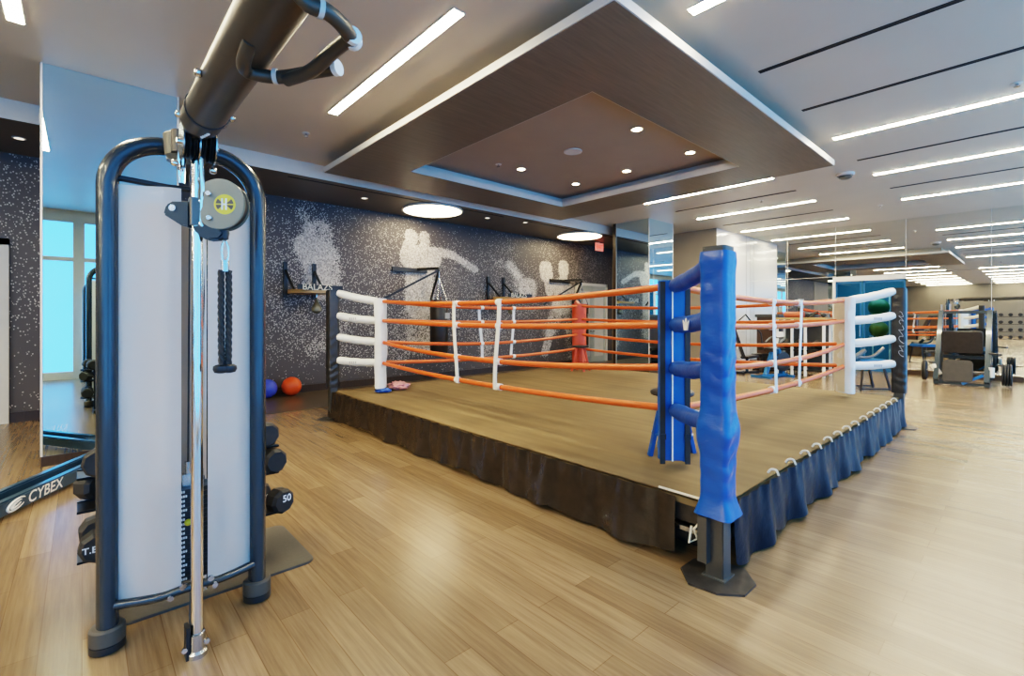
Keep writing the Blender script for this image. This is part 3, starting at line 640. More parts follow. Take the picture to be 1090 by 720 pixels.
# ------------------------------------------------------------------ cable machine
def cable_machine(label):
    t = thing('cable_machine', label, 'cable machine', (.38, 2.8, 0))
    xl, xr, yl, yr, R, zt_ = .085, .69, 2.81, 2.78, .215, 2.315
    for x, y, s in ((xl, yl, 1), (xr, yr, -1)):
        pts = [(x, y, .05), (x, y, .7), (x, y, 1.4)]+arc((x+s*R, y, zt_-R), (-s*R, 0, 0), (0, 0, R), 0, PI/2, 12)+[(x+s*(.28), y, zt_)]
        up = MB().tube(pts, .041, 20, r2=.054, ref=(1, 0, 0)).build('upright', M['gunmetal'], t)
        MB().lathe([(.058, .03), (.066, .04), (.066, .10), (.058, .11), (.03, .112)], (x, y, 0), seg=24).build('foot_collar', M['footrubber'], up)
        MB().lathe([(.05, 0), (.066, .006), (.066, .035), (.05, .04)], (x, y, 0), seg=24).build('foot_pad', M['black'], up)
    MB().tube([(xl, yl, 2.135), (.3, 2.79, 2.12), (xr, yr, 2.135)], .014, 10).build('top_bar', M['black'], t)
    MB().tube(smoothpath([(xl, yl-.02, .20), (.25, 2.72, .20), (.36, 2.67, .225), (.42, 2.67, .225), (.52, 2.71, .20), (xr, yr-.02, .20)], 5), .020, 12).build('bottom_bar', M['gunmetal'], t)
    for (x, y, z) in ((.30, 2.665, .205), (.345, 2.645, .25), (.455, 2.645, .25), (.475, 2.66, .205)): MB().disc((x, y, z), .013, .012, (0, -1, 0), 12).build('bolt', M['steel'], t)
    # shrouds: bent translucent panels
    for (P, nm) in ((((.118, 2.79), (.20, 2.755), (.29, 2.70), (.345, 2.69)), 'shroud'), (((.655, 2.765), (.58, 2.735), (.505, 2.70), (.452, 2.69)), 'shroud')):
        pp = smoothpath([(a, b_, 0) for a, b_ in P], 5); th = .008; mb = MB(); bot = []
        R_ = []
        for zf in (0, 1):
            row = []
            for side in (0, 1):
                seq = pp if side == 0 else pp[::-1]
                for q in seq:
                    f = abs(q.x-.4)/.28; z = (.205+.03*(1-f)) if zf == 0 else 2.10
                    row.append(Vector((q.x, q.y+th*side, z)))
            R_.append(row)
        mb.loft(R_); mb.build(nm, M['frost'], t, sharp=30)
    MB().box(.12, .66, 3.02, 3.03, .22, 2.08).build('rear_shroud', M['fascia'], t, smooth=False)
    MB().box(.365, .435, 2.96, 2.99, .25, 2.1).build('rear_channel', M['recess'], t, smooth=False)
    # weight stack
    ws = MB(); nm = MB(); n = 20; z = .20
    for i in range(n):
        ws.box(.25, .545, 2.80, 2.93, z, z+.0205)
        for q in range(2 if i % 3 else 3): nm.box(.358+q*.009, .3645+q*.009, 2.7985, 2.80, z+.005, z+.016)
        z += .0225
    st = ws.build('weight_stack', M['black'], t, smooth=False); nm.build('plate_numbers', M['mark'], st, smooth=False)
    MB().ball((.385, 2.785, z-.16), .016, 14, 8).tube([(.385, 2.785, z-.16), (.385, 2.82, z-.16)], .006, 8).build('selector_pin', M['yellow'], st)
    MB().box(.37, .42, 2.84, 2.88, z, z+.06).tube([(.395, 2.86, z+.06), (.395, 2.86, z+.12)], .016).build('selector_stem', M['steel'], st)
    gr = MB()
    for x in (.32, .47): gr.tube([(x, 2.87, .1), (x, 2.87, 2.12)], .012, 10)
    gr.build('guide_rods', M['chrome'], t)
    MB().tube([(.395, 2.86, z+.1), (.395, 2.80, 2.2)], .004, 6).build('stack_cable', M['black'], t)
    # front chrome column with carriage
    cx, cy = .377, 2.49
    col = MB().tube([(cx, cy, .02), (cx, cy, 1.1), (cx, cy, 2.25)], .0235, 20).build('guide_column', M['chrome'], t)
    MB().lathe([(.040, 0), (.040, .02), (.032, .03), (.032, .10), (.026, .104)], (cx, cy, 0), seg=20).build('column_foot', M['steel'], col)
    MB().box(cx-.043, cx-.028, cy-.02, cy+.04, .0, .14).build('foot_bracket', M['black'], col, smooth=False)
    fb = MB()
    for z_ in (.045, .05): pass
    for (a, zz_) in ((-.047, .05), (.034, .055)): fb.disc((cx+a, cy-.01, zz_), .011, .012, (a, -.3, 0), 12)
    fb.build('foot_bolts', M['chrome'], col)
    MB().bar((.385, 2.66, .2), (.36, 2.53, .03), .022, .03).build('foot_brace', M['black'], t, smooth=False)
    # carriage: bracket and round pulley housing
    dv = Vector((.83, -.557, 0)); nv = Vector((-.557, -.83, 0)); up = Vector((0, 0, 1)); c0 = Vector((cx, cy, 1.99))
    def pt(a, b_, n_=0): return c0+dv*a+up*b_+nv*n_
    prof = []
    for k in range(40):
        a = 2*PI*k/40; rr_ = .112
        p = [.105+rr_*math.cos(a)*.93, rr_*math.sin(a)+.005]
        if p[0] < .025: p[0] = .025
        prof.append(p)
    car = MB().prism([pt(a, b_, .018) for a, b_ in prof], nv*.014).build('pulley_housing', M['olive'], t, bevel=.003)
    MB().prism([pt(a, b_, -.03) for a, b_ in prof], nv*.012).build('housing_back', M['olive'], car, bevel=.003)
    MB().disc(pt(.105, .003, -.016), .10, .032, nv, 32).build('pulley_wheel', M['black'], car)
    hb = MB()
    for a, b_ in ((.063, .048), (.066, -.058)): hb.disc(pt(a, b_, .032), .0125, .012, nv, 14, .003)
    hb.build('housing_bolts', M['steel'], car)
    # emblem: yellow disc with dark quarters and a pale upright bar
    ec = (.128, .003)
    em = MB().disc(pt(*ec, .032), .044, .002, nv, 32).build('emblem', M['yellow'], car)
    q = MB()
    for a0 in (-.62, PI-.62):
        for (b0, b1) in ((a0-.1, a0+.55), (a0+.69, a0+1.34)):
            poly = [pt(ec[0]+.007*math.cos((b0+b1)/2), ec[1]+.007*math.sin((b0+b1)/2), .0345)]+[pt(ec[0]+.036*math.cos(b0+(b1-b0)*k/8), ec[1]+.036*math.sin(b0+(b1-b0)*k/8), .0345) for k in range(9)]
            q.prism(poly, nv*.001)
    q.build('emblem_quarters', M['shroudbrown'], em, smooth=False)
    q = MB()
    for a in (-.010, .006): q.prism([pt(ec[0]+a+x_, ec[1]+y_, .0345) for x_, y_ in ((-.003, -.024), (.003, -.024), (.003, .026), (-.003, .026))], nv*.0015)
    q.prism([pt(ec[0]+x_, ec[1]+y_, .0345) for x_, y_ in ((-.01, -.003), (.006, -.003), (.006, .003), (-.01, .003))], nv*.0015)
    q.build('emblem_mark', M['mark'], em, smooth=False)
    MB().prism([pt(a, b_, -.035) for a, b_ in ((-.125, -.045), (-.115, -.005), (-.09, .012), (-.02, .012), (-.02, -.10), (-.05, -.095))], nv*.06).build('carriage_arm', M['carriage'], car, bevel=.006)
    MB().disc(pt(-.085, -.018, .026), .014, .006, nv, 16).build('arm_bolt', M['steel'], car)
    MB().prism([pt(a, b_, -.03) for a, b_ in ((-.02, -.09), (.03, -.082), (.10, -.095), (.122, -.125), (.10, -.15), (.05, -.155), (.0, -.125))], nv*.055).build('lower_guide', M['carriage'], car, bevel=.008)
    MB().rbox(-.03, .03, -.034, .034, 1.90, 2.02, .012, mtx=Matrix.Translation((cx, cy, 0))).build('clamp_block', M['greymetal'], car)
    cb = MB()
    for z_ in (1.905, 2.005, 2.10): cb.disc(Vector((cx+.01, cy-.03, z_)), .013, .012, (0.2, -1, 0), 14, .003)
    cb.build('clamp_bolts', M['chrome'], car)
    MB().tube([(cx+.01, cy-.03, 1.90), (cx+.014, cy-.045, 2.06), (cx+.006, cy-.04, 2.25)], .009, 8).build('carriage_cable', M['chrome'], car)
    # swivel, snap hook
    hx, hy = pt(.115, 0).x, pt(.115, 0).y
    sw = MB().lathe([(.016, .0), (.018, -.012), (.014, -.04), (.006, -.045)], (hx, hy, 1.885), seg=16).build('swivel', M['black'], car)
    MB().tube([(hx+.013*math.cos(a), hy, 1.79+.05*math.sin(a)) for a in [2*PI*k/24 for k in range(25)]], .0045, 8).build('snap_hook', M['chrome'], sw)
    # head bracket, pulleys, beam
    MB().lathe([(.045, -.07), (.062, -.05), (.066, .0), (.07, .045), (.062, .052)], (.345, 2.70, 2.30), seg=20).build('head_bracket', M['olive'], t)
    MB().rbox(.30, .46, 2.60, 2.83, 2.25, 2.35, .03).build('head_block', M['beam'], t)
    pl = MB()
    for x in (.335, .362, .392, .42): pl.lathe([(.062, -.009), (.07, -.006), (.06, 0), (.07, .006), (.062, .009)], (x, 2.47, 2.255), (1, 0, 0), 28)
    pp_ = pl.build('pulley', M['black'], t)
    ck = MB()
    for x in (.318, .377, .437): ck.prism([(x-.003, 2.47+.075*math.cos(a)*1.0, 2.26+.085*math.sin(a)) for a in [2*PI*k/14 for k in range(14)]], (.006, 0, 0))
    ck.build('pulley_cheek', M['steel'], pp_)
    MB().disc((.30, 2.47, 2.255), .014, .155, (1, 0, 0), 14).build('pulley_axle', M['chrome'], pp_)
    MB().tube([(.325, 2.56, 2.28), (.322, 2.565, 2.20), (.325, 2.57, 2.10), (.335, 2.575, 2.10), (.338, 2.565, 2.2), (.34, 2.56, 2.28)], .009, 8).build('cable_guide', M['chrome'], t)
    hb_ = MB()
    for (x, y, z_) in ((.295, 2.36, 2.33), (.45, 2.36, 2.33), (.30, 2.52, 2.17), (.44, 2.5, 2.16)): hb_.ball((x, y, z_), .016, 12, 8)
    hb_.build('axle_nuts', M['chrome'], t)
    return t
cmA = cable_machine('tall cable crossover tower with frosted panels and chrome column, left foreground')
# crossbeam with pull-up handles
BX, BZ = .368, 2.318
bm_ = MB().tube([(BX, -1.55, BZ), (BX, .5, BZ), (BX, 2.33, BZ)], .075, 28).build('crossbeam', M['beam'], cmA)
MB().tube([(BX, 2.33, BZ), (BX, 2.42, BZ-.005)], [.068, .055], 28).build('beam_end', M['blackmetal'], bm_)
MB().tube([(BX, 2.19, BZ), (BX, 2.205, BZ)], .079, 28).build('beam_collar', M['black'], bm_)
q = MB()
for k in range(4): q.ball((BX+.012-.004*k, 2.26+.018*k, BZ-.074), .007, 8, 6)
q.build('beam_bolts', M['mark'], bm_)
for a, y_ in ((-.082, 1.86), (.082, 2.2)): MB().ball((BX+a, y_, BZ-.01), .015, 10, 8).build('beam_knob', M['steel'], bm_)
hz = 2.236
for nm, pts in (('pull_up_handle', [(.343, 1.45, 2.26), (.345, 1.53, 2.235), (.365, 1.585, hz), (.405, 1.585, hz), (.454, 1.553, hz), (.507, 1.47, hz), (.556, 1.39, hz)]), ('pull_up_handle', [(.37, 1.155, 2.26), (.396, 1.148, hz), (.436, 1.146, hz), (.485, 1.173, hz), (.534, 1.22, hz)])):
    h = MB().tube(smoothpath(pts, 6), .0195, 14).build(nm, M['beam'], bm_)
    a, b_ = Vector(pts[-2]), Vector(pts[-1]); dd = (b_-a).normalized()
    MB().tube([b_-dd*.004, b_+dd*.012], .0225, 14).build('end_cap', M['mark'], h)
    m1 = lerp(pts[-4], pts[-3], .6 if len(pts) > 5 else .5); d1 = (Vector(pts[-3])-Vector(pts[-4])).normalized(); MB().tube([m1, m1+d1*.012], .0228, 14).build('clamp_ring', M['pale_frame'], h)
h = MB().tube(smoothpath([(.465, 1.54, hz-.01), (.500, 1.43, hz-.012), (.516, 1.31, hz), (.525, 1.205, hz)], 6), .0195, 14).build('pull_up_handle', M['beam'], bm_)
MB().tube([(.525, 1.207, hz), (.526, 1.192, hz)], .0225, 14).build('end_cap', M['mark'], h)
# second tower behind the camera carries the other end of the beam
cmB = copy_tree(cmA, (.36, -1.62, 0), PI, 'matching cable crossover tower behind the camera, seen only in mirrors')
for ch in list(cmB.children):
    if ch.name.startswith('crossbeam'):
        def kill(o):
            for c in list(o.children): kill(c)
            bpy.data.objects.remove(o)
        kill(ch)
# triceps rope
dvx = Vector((.377+.83*.115, 2.49-.557*.115, 0))
t = thing('triceps_rope', 'black braided triceps rope hanging from the cable machine hook', 'rope attachment', (dvx.x, dvx.y, 1.2))
MB().disc((dvx.x, dvx.y, 1.70), .017, .05, seg=16).build('metal_ferrule', M['steel'], t)
for s in (-1, 1):
    st = MB()
    for j in range(3):
        pts = []
        for k in range(90):
            z = 1.705-.43*k/89; a = k*.34+j*2*PI/3; bx = s*(.013+.002*math.sin(z*5))
            pts.append((dvx.x+bx+.0068*math.cos(a), dvx.y+.0068*math.sin(a), z))
        st.tube(pts, .0078, 7)
    rp_ = st.build('rope_strand', M['rubber'], t)
    MB().lathe([(.02, .0), (.03, -.006), (.032, -.02), (.026, -.034), (.012, -.038)], (dvx.x+s*.0155, dvx.y, 1.285), seg=18).build('rope_stop', M['black'], rp_)

# ------------------------------------------------------------------ mat, dumbbell rack and dumbbells behind the tower
tag(MB().rbox(.12, 1.06, 2.95, 3.62, .0, .014, .06).build('floor_mat', M['matrubber'], bevel=.003), 'dark rubber mat with rounded corners on the floor behind the cable machine', 'mat')
t = thing('dumbbell_rack', 'black dumbbell rack on the rubber mat, hidden behind the cable machine', 'rack', (.46, 3.38, 0))
for x in (.16, .78):
    MB().bar((x, 3.38, .014), (x, 3.38, .82), .05, .06, (0, 1, 0)).build('upright', M['blackmetal'], t, smooth=False)
    MB().box(x-.03, x+.03, 3.14, 3.6, .014, .05).build('foot', M['blackmetal'], t, smooth=False)
for z in (.232, .49, .661): MB().box(-.02, .94, 3.27, 3.29, z, z+.012).box(-.02, .94, 3.45, 3.47, z, z+.012).box(-.02, .94, 3.27, 3.47, z, z+.006).build('shelf', M['blackmetal'], t, smooth=False)
def dumbbell(c, yaw, label, lettering=None, r=.078):
    c = Vector(c); ax = Vector((math.cos(yaw), math.sin(yaw), 0)); side = Vector((-ax.y, ax.x, 0))
    t = thing('dumbbell', label, 'dumbbell', c, 'dumbbells on the rack behind the cable machine')
    for s in (-1, 1):
        h = MB().lathe([(r*.8, .065), (r, .085), (r, .155), (r*.8, .175)], c, ax*s, 9).build('head', M['rubber'], t, sharp=25)
        if lettering and s == -1:
            text(lettering[0], c-ax*.1762+Vector((0, 0, lettering[2]))+ax.cross(Vector((0, 0, 1)))*(-.03 if lettering[0] == 'T.B' else .012), ax.cross(Vector((0, 0, 1)))*1, (0, 0, 1), lettering[1], M['mark'], 'lettering', h, bold=.02)
    MB().tube([c-ax*.07, c-ax*.035, c, c+ax*.035, c+ax*.07], [.013, .015, .0175, .015, .013], 12).build('handle', M['chrome'], t)
zt3 = (.322, .58, .751)
dumbbell((.10, 3.36, zt3[2]), -.2+PI/2, 'dark dumbbell on the top rack tier at its left end', None)
dumbbell((.115, 3.36, zt3[1]), PI*.70, 'dark dumbbell with chrome handle on the middle rack tier at its left end', None)
dumbbell((.06, 3.36, zt3[0]), PI*.50, 'dark dumbbell lettered T.B on the bottom rack tier left of the cable machine', ('T.B', .044, 0))
dumbbell((.84, 3.40, zt3[2]), PI*.55, 'dark dumbbell on the top rack tier at its right end', None)
dumbbell((.87, 3.38, zt3[1]), PI*.58, 'dark dumbbell on the middle rack tier at its right end', None)
dumbbell((.90, 3.36, zt3[0]), PI*.60, 'dark dumbbell numbered 50 on the bottom rack tier right of the cable machine', ('50', .06, .02))
dumbbell((.33, 3.37, zt3[0]), PI/2, 'dark dumbbell on the bottom rack tier behind the frosted panels', None)
dumbbell((.60, 3.37, zt3[0]), PI/2, 'dark dumbbell on the bottom rack tier behind the right frosted panel', None)

# ------------------------------------------------------------------ bench frame lettered CYBEX
t = thing('weight_bench', 'blue grey steel bench frame lettered CYBEX at the left edge', 'bench', (-.7, 4.9, 0))
dr = Vector((.49, .83, 0)).normalized(); sd = Vector((dr.y, -dr.x, 0))
P1 = Vector((.13, 6.02, 0)); 
def rail(e0, L, z0, z1, drop):
    a = e0-dr*L; mb = MB(); w_ = .07
    mb.prism([Vector((e0.x, e0.y, z0)), Vector((e0.x, e0.y, z1)), Vector((a.x, a.y, z1+drop)), Vector((a.x, a.y, z0+drop))], sd*-w_)
    return mb.build('rail', M['bench_blue'], t, bevel=.012)
r1 = rail(P1, 2.3, .025, .135, .0)
c = P1-dr*.69; text('CYBEX', Vector((c.x, c.y, .08))+sd*.002, dr, (0, 0, 1), .12, M['mark'], 'lettering', r1, bold=.012, shear=.15)
sw = MB(); sc_ = P1-dr*.98
for (ra, rb) in ((.085, .035), (.05, .015)):
    pts = [sc_+sd*.004+dr*(ra*math.cos(a))+Vector((0, 0, .08+rb*math.sin(a)+.015*math.cos(a))) for a in [.4+k*(2*PI-1.1)/20 for k in range(21)]]
    sw.tube(pts, [.003+.006*math.sin(PI*k/20) for k in range(21)], 6)
sw.build('swoosh_mark', M['mark'], r1)
P2 = Vector((.17, 6.44, 0))
rail(P2, 2.3, .04, .14, .0)
for L in (.12, 2.2): MB().bar(P1-dr*L-sd*.03+Vector((0, 0, .09)), P2-dr*(L)+Vector((0, 0, .09)), .06, .06).build('cross_tube', M['gunmetal'], t, smooth=False)
q = P1-dr*2.25-sd*.12
MB().bar(q+Vector((0, 0, .2)), q+Vector((0, 0, .75)), .07, .07).build('seat_post', M['gunmetal'], t, smooth=False)
MB().bar(q+Vector((0, 0, .8))-dr*.25, q+Vector((0, 0, .8))+dr*.2, .36, .09).build('seat_pad', M['leather'], t, bevel=.02)
MB().bar(q+Vector((0, 0, .85))-dr*.3, q+Vector((0, 0, 1.5))-dr*.6, .36, .08).build('back_pad', M['leather'], t, bevel=.02)

# ------------------------------------------------------------------ on the mural wall
tag(MB().ball((2.93, 9.42, .18), .176, 28, 18).build('exercise_ball', M['orangeball']), 'orange medicine ball on the floor against the mural wall', 'ball')
tag(MB().ball((2.50, 9.40, .18), .172, 28, 18).build('exercise_ball', M['blueball']), 'blue medicine ball on the floor beside the orange one', 'ball')
def speed_platform(x, label, blabel, wd=.78):
    yw = YB-.005; t = thing('speed_bag_platform', label, 'speed bag platform', (x, yw, 1.9), 'speed bag platforms')
    for a in (0, wd*.7): MB().box(x+a, x+a+.07, yw-.04, yw, 1.86, 2.55).build('wall_bar', M['blackmetal'], t, smooth=False)
    for a in (.035, wd*.7+.035): MB().bar((x+a, yw-.02, 2.4), (x+a, yw-.5, 2.0), .035, .035).build('brace', M['blackmetal'], t, smooth=False)
    bd = MB().disc((x+wd/2, yw-.46, 1.93), .43, .07, seg=36).build('board', M['wood'], t)
    MB().box(x-.02, x+wd+.02, yw-.9, yw-.88, 1.985, 2.075).build('sign_bar', M['black'], t, smooth=False)
    text('BALAZS', (x+wd*.42, yw-.901, 2.03), (1, 0, 0), (0, 0, 1), .155, M['cord'], 'lettering', bd, bold=.012)
    MB().tube([(x+wd*.6, yw-.46, 1.93), (x+wd*.6, yw-.46, 1.86)], .02).build('swivel', M['steel'], t)
    g = thing('speed_bag', blabel, 'speed bag', (x+wd*.6, yw-.46, 1.86), 'speed bags')
    prof = [(.008, 0), (.02, -.03), (.035, -.08), (.075, -.15), (.098, -.21), (.09, -.26), (.05, -.295), (.003, -.305)]
    MB().lathe(prof, (x+wd*.6, yw-.46, 1.86), seg=20).build('bladder', M['olive'], g)
    MB().tube([(x+wd*.6, yw-.46, 1.862), (x+wd*.6, yw-.46, 1.80)], .012, 8).build('loop', M['black'], g)
speed_platform(2.86, 'black wall bracket and round board lettered BALAZS left of the ring', 'small dark speed bag under the left board')
speed_platform(7.9, 'black wall bracket and round board lettered BALAZS behind the rope spacers', 'small dark speed bag under the far board')
def heavy_bag(xw, xb, yb, label, blabel):
    yw = YB-.005; t = thing('bag_bracket', label, 'bag bracket', (xw, yw, 2.4), 'heavy bag brackets')
    MB().box(xw-.45, xw+.45, yw-.05, yw, 2.52, 2.62).build('wall_plate', M['blackmetal'], t, smooth=False)
    MB().bar((xw+.2, yw-.03, 2.6), (xb, yb, 2.6), .06, .06).build('arm', M['blackmetal'], t, smooth=False)
    MB().bar((xw-.75, yw-.05, 1.85), (xb, yb, 2.56), .045, .045).bar((xw+.55, yw-.05, 1.9), (xb, yb, 2.56), .045, .045).build('brace', M['blackmetal'], t, smooth=False)
    g = thing('heavy_bag', blabel, 'punching bag', (xb, yb, .62), 'heavy bags')
    MB().lathe([(.01, .0), (.19, .0), (.205, .03), (.205, 1.22), (.19, 1.25), (.01, 1.25)], (xb, yb, .62), seg=28).build('bag_body', M['leather'], g)
    ch = MB()
    for k in range(4):
        a = PI/4+k*PI/2; ch.tube([(xb+.18*math.cos(a), yb+.18*math.sin(a), 1.86), (xb, yb, 2.38), (xb, yb, 2.57)], .01, 6)
    ch.build('chain', M['steel'], g)
    MB().lathe([(.207, 1.12), (.21, 1.13), (.21, 1.2), (.207, 1.21)], (xb, yb, .62), seg=28).build('band', M['black'], g)
    MB().box(xb+.03, xb+.15, yb-.212, yb-.19, 1.45, 1.58).build('logo_patch', M['greymark'], g, smooth=False)
heavy_bag(5.6, 6.05, 9.15, 'black steel bag bracket on the boxer with raised gloves', 'black heavy bag hanging at the left of the rear ropes')
heavy_bag(10.75, 11.15, 9.15, 'black steel bag bracket on the far mural near the exit sign', 'black heavy bag hanging behind the red corner pad')

# ------------------------------------------------------------------ machines by the white wall and the mirror
def wheel_stack(mb, c, ax, r, n, th=.035, gap=.005):
    c = Vector(c); ax = Vector(ax)
    for i in range(n): mb.lathe([(.03, 0), (r*.93, 0), (r, .006), (r, th-.006), (r*.93, th), (.03, th)], c+ax*i*(th+gap), ax, 28)
# incline bench
t = thing('incline_bench', 'upright incline bench with dark back pad by the white wall', 'bench', (12.7, 5.2, 0))
MB().bar((12.62, 5.28, 1.22), (12.88, 5.12, .42), .26, .07, (.5, -.85, .3)).build('back_pad', M['leather'], t, bevel=.02)
MB().bar((12.82, 5.1, .42), (13.16, 4.93, .46), .26, .07).build('seat_pad', M['leather'], t, bevel=.02)
MB().bar((12.55, 5.3, .03), (13.3, 4.9, .03), .07, .06).bar((12.6, 5.0, .03), (12.75, 5.5, .03), .06, .06).build('base_frame', M['blackmetal'], t, smooth=False)
MB().bar((12.95, 5.06, .05), (12.95, 5.06, .42), .06, .06).bar((12.62, 5.28, .05), (12.66, 5.26, 1.1), .06, .06).build('upright', M['bench_blue'], t, smooth=False)
MB().tube([(12.66, 5.26, 1.3), (12.95, 5.1, 1.55), (13.3, 4.85, 1.05), (13.32, 4.82, .75)], .022, 10).build('lever_arm', M['blackmetal'], t)
MB().rbox(13.1, 13.5, 4.7, 4.86, .62, .74, .03, 'x').build('roller_pad', M['leather'], t)
# brown shrouded machine
t = thing('selector_machine', 'brown shrouded weight machine against the white wall end', 'exercise machine', (14.2, 4.95, 0))
MB().rbox(13.92, 14.5, 4.65, 5.2, .06, 1.48, .05).build('shroud', M['shroudbrown'], t, bevel=.01)
MB().rbox(13.88, 14.54, 4.61, 5.24, 1.48, 1.56, .06).build('top_cap', M['grey_dark'], t, bevel=.01)
MB().box(13.85, 14.57, 4.58, 5.27, 0, .06).build('base', M['blackmetal'], t, smooth=False)
MB().box(14.0, 14.1, 4.63, 4.66, .3, 1.3).build('stack_slot', M['black'], t, smooth=False)
MB().bar((13.9, 4.9, .45), (13.35, 5.0, .45), .3, .09).build('seat_pad', M['leather'], t, bevel=.02)
MB().bar((13.6, 4.95, .02), (13.6, 4.95, .42), .08, .08).build('seat_post', M['greymetal'], t, smooth=False)
# storage rack with white uprights
t = thing('storage_rack', 'rack with white uprights and a brown top deck beside the right corner pad', 'rack', (13.7, 4.05, 0))
for (x, y) in ((13.45, 3.45), (13.45, 3.85), (13.45, 4.15), (13.45, 4.5), (14.0, 3.45), (14.0, 4.5)): MB().bar((x, y, 0), (x, y, 1.42), .055, .055).build('upright', M['white'], t, smooth=False)
MB().box(13.4, 14.05, 3.4, 4.55, 1.42, 1.47).build('top_deck', M['wood'], t, smooth=False)
for z in (.12, .62): MB().box(13.44, 14.02, 3.44, 4.52, z, z+.04).build('shelf', M['blackmetal'], t, smooth=False)
MB().box(13.98, 14.0, 3.45, 4.5, .1, 1.42).build('back_panel', M['grey_dark'], t, smooth=False)
tag(MB().tube([(13.7, 3.95, 1.545), (13.7, 4.4, 1.545)], .075, 18).build('rolled_mat', M['redred']), 'rolled rust red exercise mat on the white rack top deck', 'mat')
q = MB().tube([(13.62, 3.45, 1.52), (13.78, 3.68, 1.62), (13.66, 3.85, 1.53)], .022, 8).ball((13.62, 3.5, 1.53), .058, 14, 8).ball((13.68, 3.86, 1.53), .058, 14, 8)
tag(q.build('bent_handle', M['blackmetal']), 'dark bent cable handle lying on the white rack top deck', 'cable handle')
for i, (y, nm) in enumerate(((3.62, 'right bay'), (4.02, 'middle bay'), (4.36, 'left bay'))):
    tag(MB().ball((13.7, y, .66+.13), .13, 18, 12).build('medicine_ball', M['rubber']), 'black medicine ball on the white rack shelf, '+nm, 'ball', 'medicine balls on the white rack')
# exercise bike
t = thing('exercise_bike', 'blue framed exercise bike in front of the white upright rack', 'exercise bike', (12.6, 4.3, 0))
MB().bar((12.2, 4.45, .05), (13.0, 4.15, .05), .08, .06).bar((12.15, 4.2, .03), (12.28, 4.7, .03), .07, .06).bar((12.92, 3.95, .03), (13.08, 4.4, .03), .07, .06).build('base_frame', M['machine_blue'], t, smooth=False)
MB().bar((12.35, 4.4, .05), (12.55, 4.32, .62), .09, .07).bar((12.9, 4.2, .05), (12.75, 4.25, .7), .09, .07).bar((12.55, 4.32, .55), (12.78, 4.24, .42), .08, .07).build('frame', M['machine_blue'], t, smooth=False)
fw = MB(); wheel_stack(fw, (12.86, 4.15, .38), (.35, .93, 0), .24, 1, .06); fw.build('flywheel', M['black'], t)
MB().lathe([(.02, 0), (.09, .01), (.13, .05), (.12, .08), (.02, .09)], (12.5, 4.34, .66), seg=20).build('saddle', M['leather'], t)
MB().tube([(12.75, 4.25, .7), (12.82, 4.22, .95)], .03, 10).build('bar_post', M['greymetal'], t)
MB().tube(smoothpath([(12.5, 4.12, .86), (12.7, 4.08, .98), (12.82, 4.22, .97), (12.82, 4.42, .98), (12.62, 4.5, .86)], 5), .02, 10).build('handlebar', M['greymetal'], t)
MB().box(12.8, 12.84, 4.15, 4.3, .98, 1.12).build('console', M['mark'], t, bevel=.01)
# A-frame bench at the right corner pad
t = thing('bench_stand', 'black A frame bench with grey roller arms behind the right corner pad', 'bench', (11.85, 2.25, 0))
def L3(a, b_, z): return Vector((11.85, 2.25, 0))+Vector((.234, -1.231, 0)).normalized()*0+Vector((.741, -.672, 0))*a+Vector((.672, .741, 0))*b_+Vector((0, 0, z))
for s in (-1, 1): MB().bar(L3(s*.20, -.1, .55), L3(s*.30+.05, -.12, 0), .035, .035).bar(L3(s*.20, .3, .55), L3(s*.30+.05, .35, 0), .035, .035).build('leg', M['blackmetal'], t, smooth=False)
MB().bar(L3(-.28, -.12, .04), L3(.38, -.12, .04), .03, .03).bar(L3(-.28, .35, .04), L3(.38, .35, .04), .03, .03).build('stretcher', M['blackmetal'], t, smooth=False)
MB().box(-.28, .28, -.15, .35, .55, .63, Matrix.Translation((11.85, 2.25, 0)) @ Matrix.Rotation(-.737, 4, 'Z')).build('seat_pad', M['machine_blue'], t, bevel=.02)
MB().tube(smoothpath([L3(-.3, 0, .68), L3(-.1, 0, .66), L3(.1, 0, .70), L3(.3, 0, .86)], 5), .03, 10).tube([L3(-.3, 0, .66), L3(-.05, .05, .8)], .045, 10).build('roller_arm', M['greymetal'], t)
MB().tube([L3(-.34, -.02, .62), L3(-.34, .2, .62)], .07, 14).build('roller_pad', M['leather'], t)
# leg press in front of the mirror
LX, LY = 14.35, 1.05
t = thing('leg_press', 'plate loaded leg press with black pads in front of the mirror', 'exercise machine', (LX, LY, 0))
for s in (-1, 1):
    y = LY+s*.40
    MB().bar((LX-.45, y, .06), (LX+.95, y, .06), .07, .08).build('base_rail', M['gunmetal'], t, smooth=False)
    MB().bar((LX-.42, y, .10), (LX+.55, y*1.0, 1.62), .085, .10, (1, 0, 0)).build('guide_rail', M['gunmetal'], t, smooth=False)
    MB().tube([(LX-.30, y-.06, .22), (LX-.25, y+.06*s, .42)], .05, 10).build('stop_bumper', M['cream'], t)
    MB().bar((LX+.6, y, .06), (LX+.55, y, 1.6), .06, .06).build('rear_upright', M['gunmetal'], t, smooth=False)
    pm_ = MB(); wheel_stack(pm_, (LX+.05, y+s*.20, .26), (0, s, 0), .225, 4 if s < 0 else 2); pm_.build('weight_plate', M['rubber'], t)
    MB().tube([(LX+.05, y, .26), (LX+.05, y+s*.48, .26)], .026, 12).build('plate_horn', M['steel'], t)
    MB().tube([(LX+.05, y, .26), (LX+.05, y, .62)], .03, 10).build('horn_post', M['gunmetal'], t)
    MB().tube([(LX-.15, y+s*.02, .72), (LX-.18, y+s*.17, .70), (LX-.3, y+s*.2, .70)], .022, 10).build('hand_grip', M['blackmetal'], t)
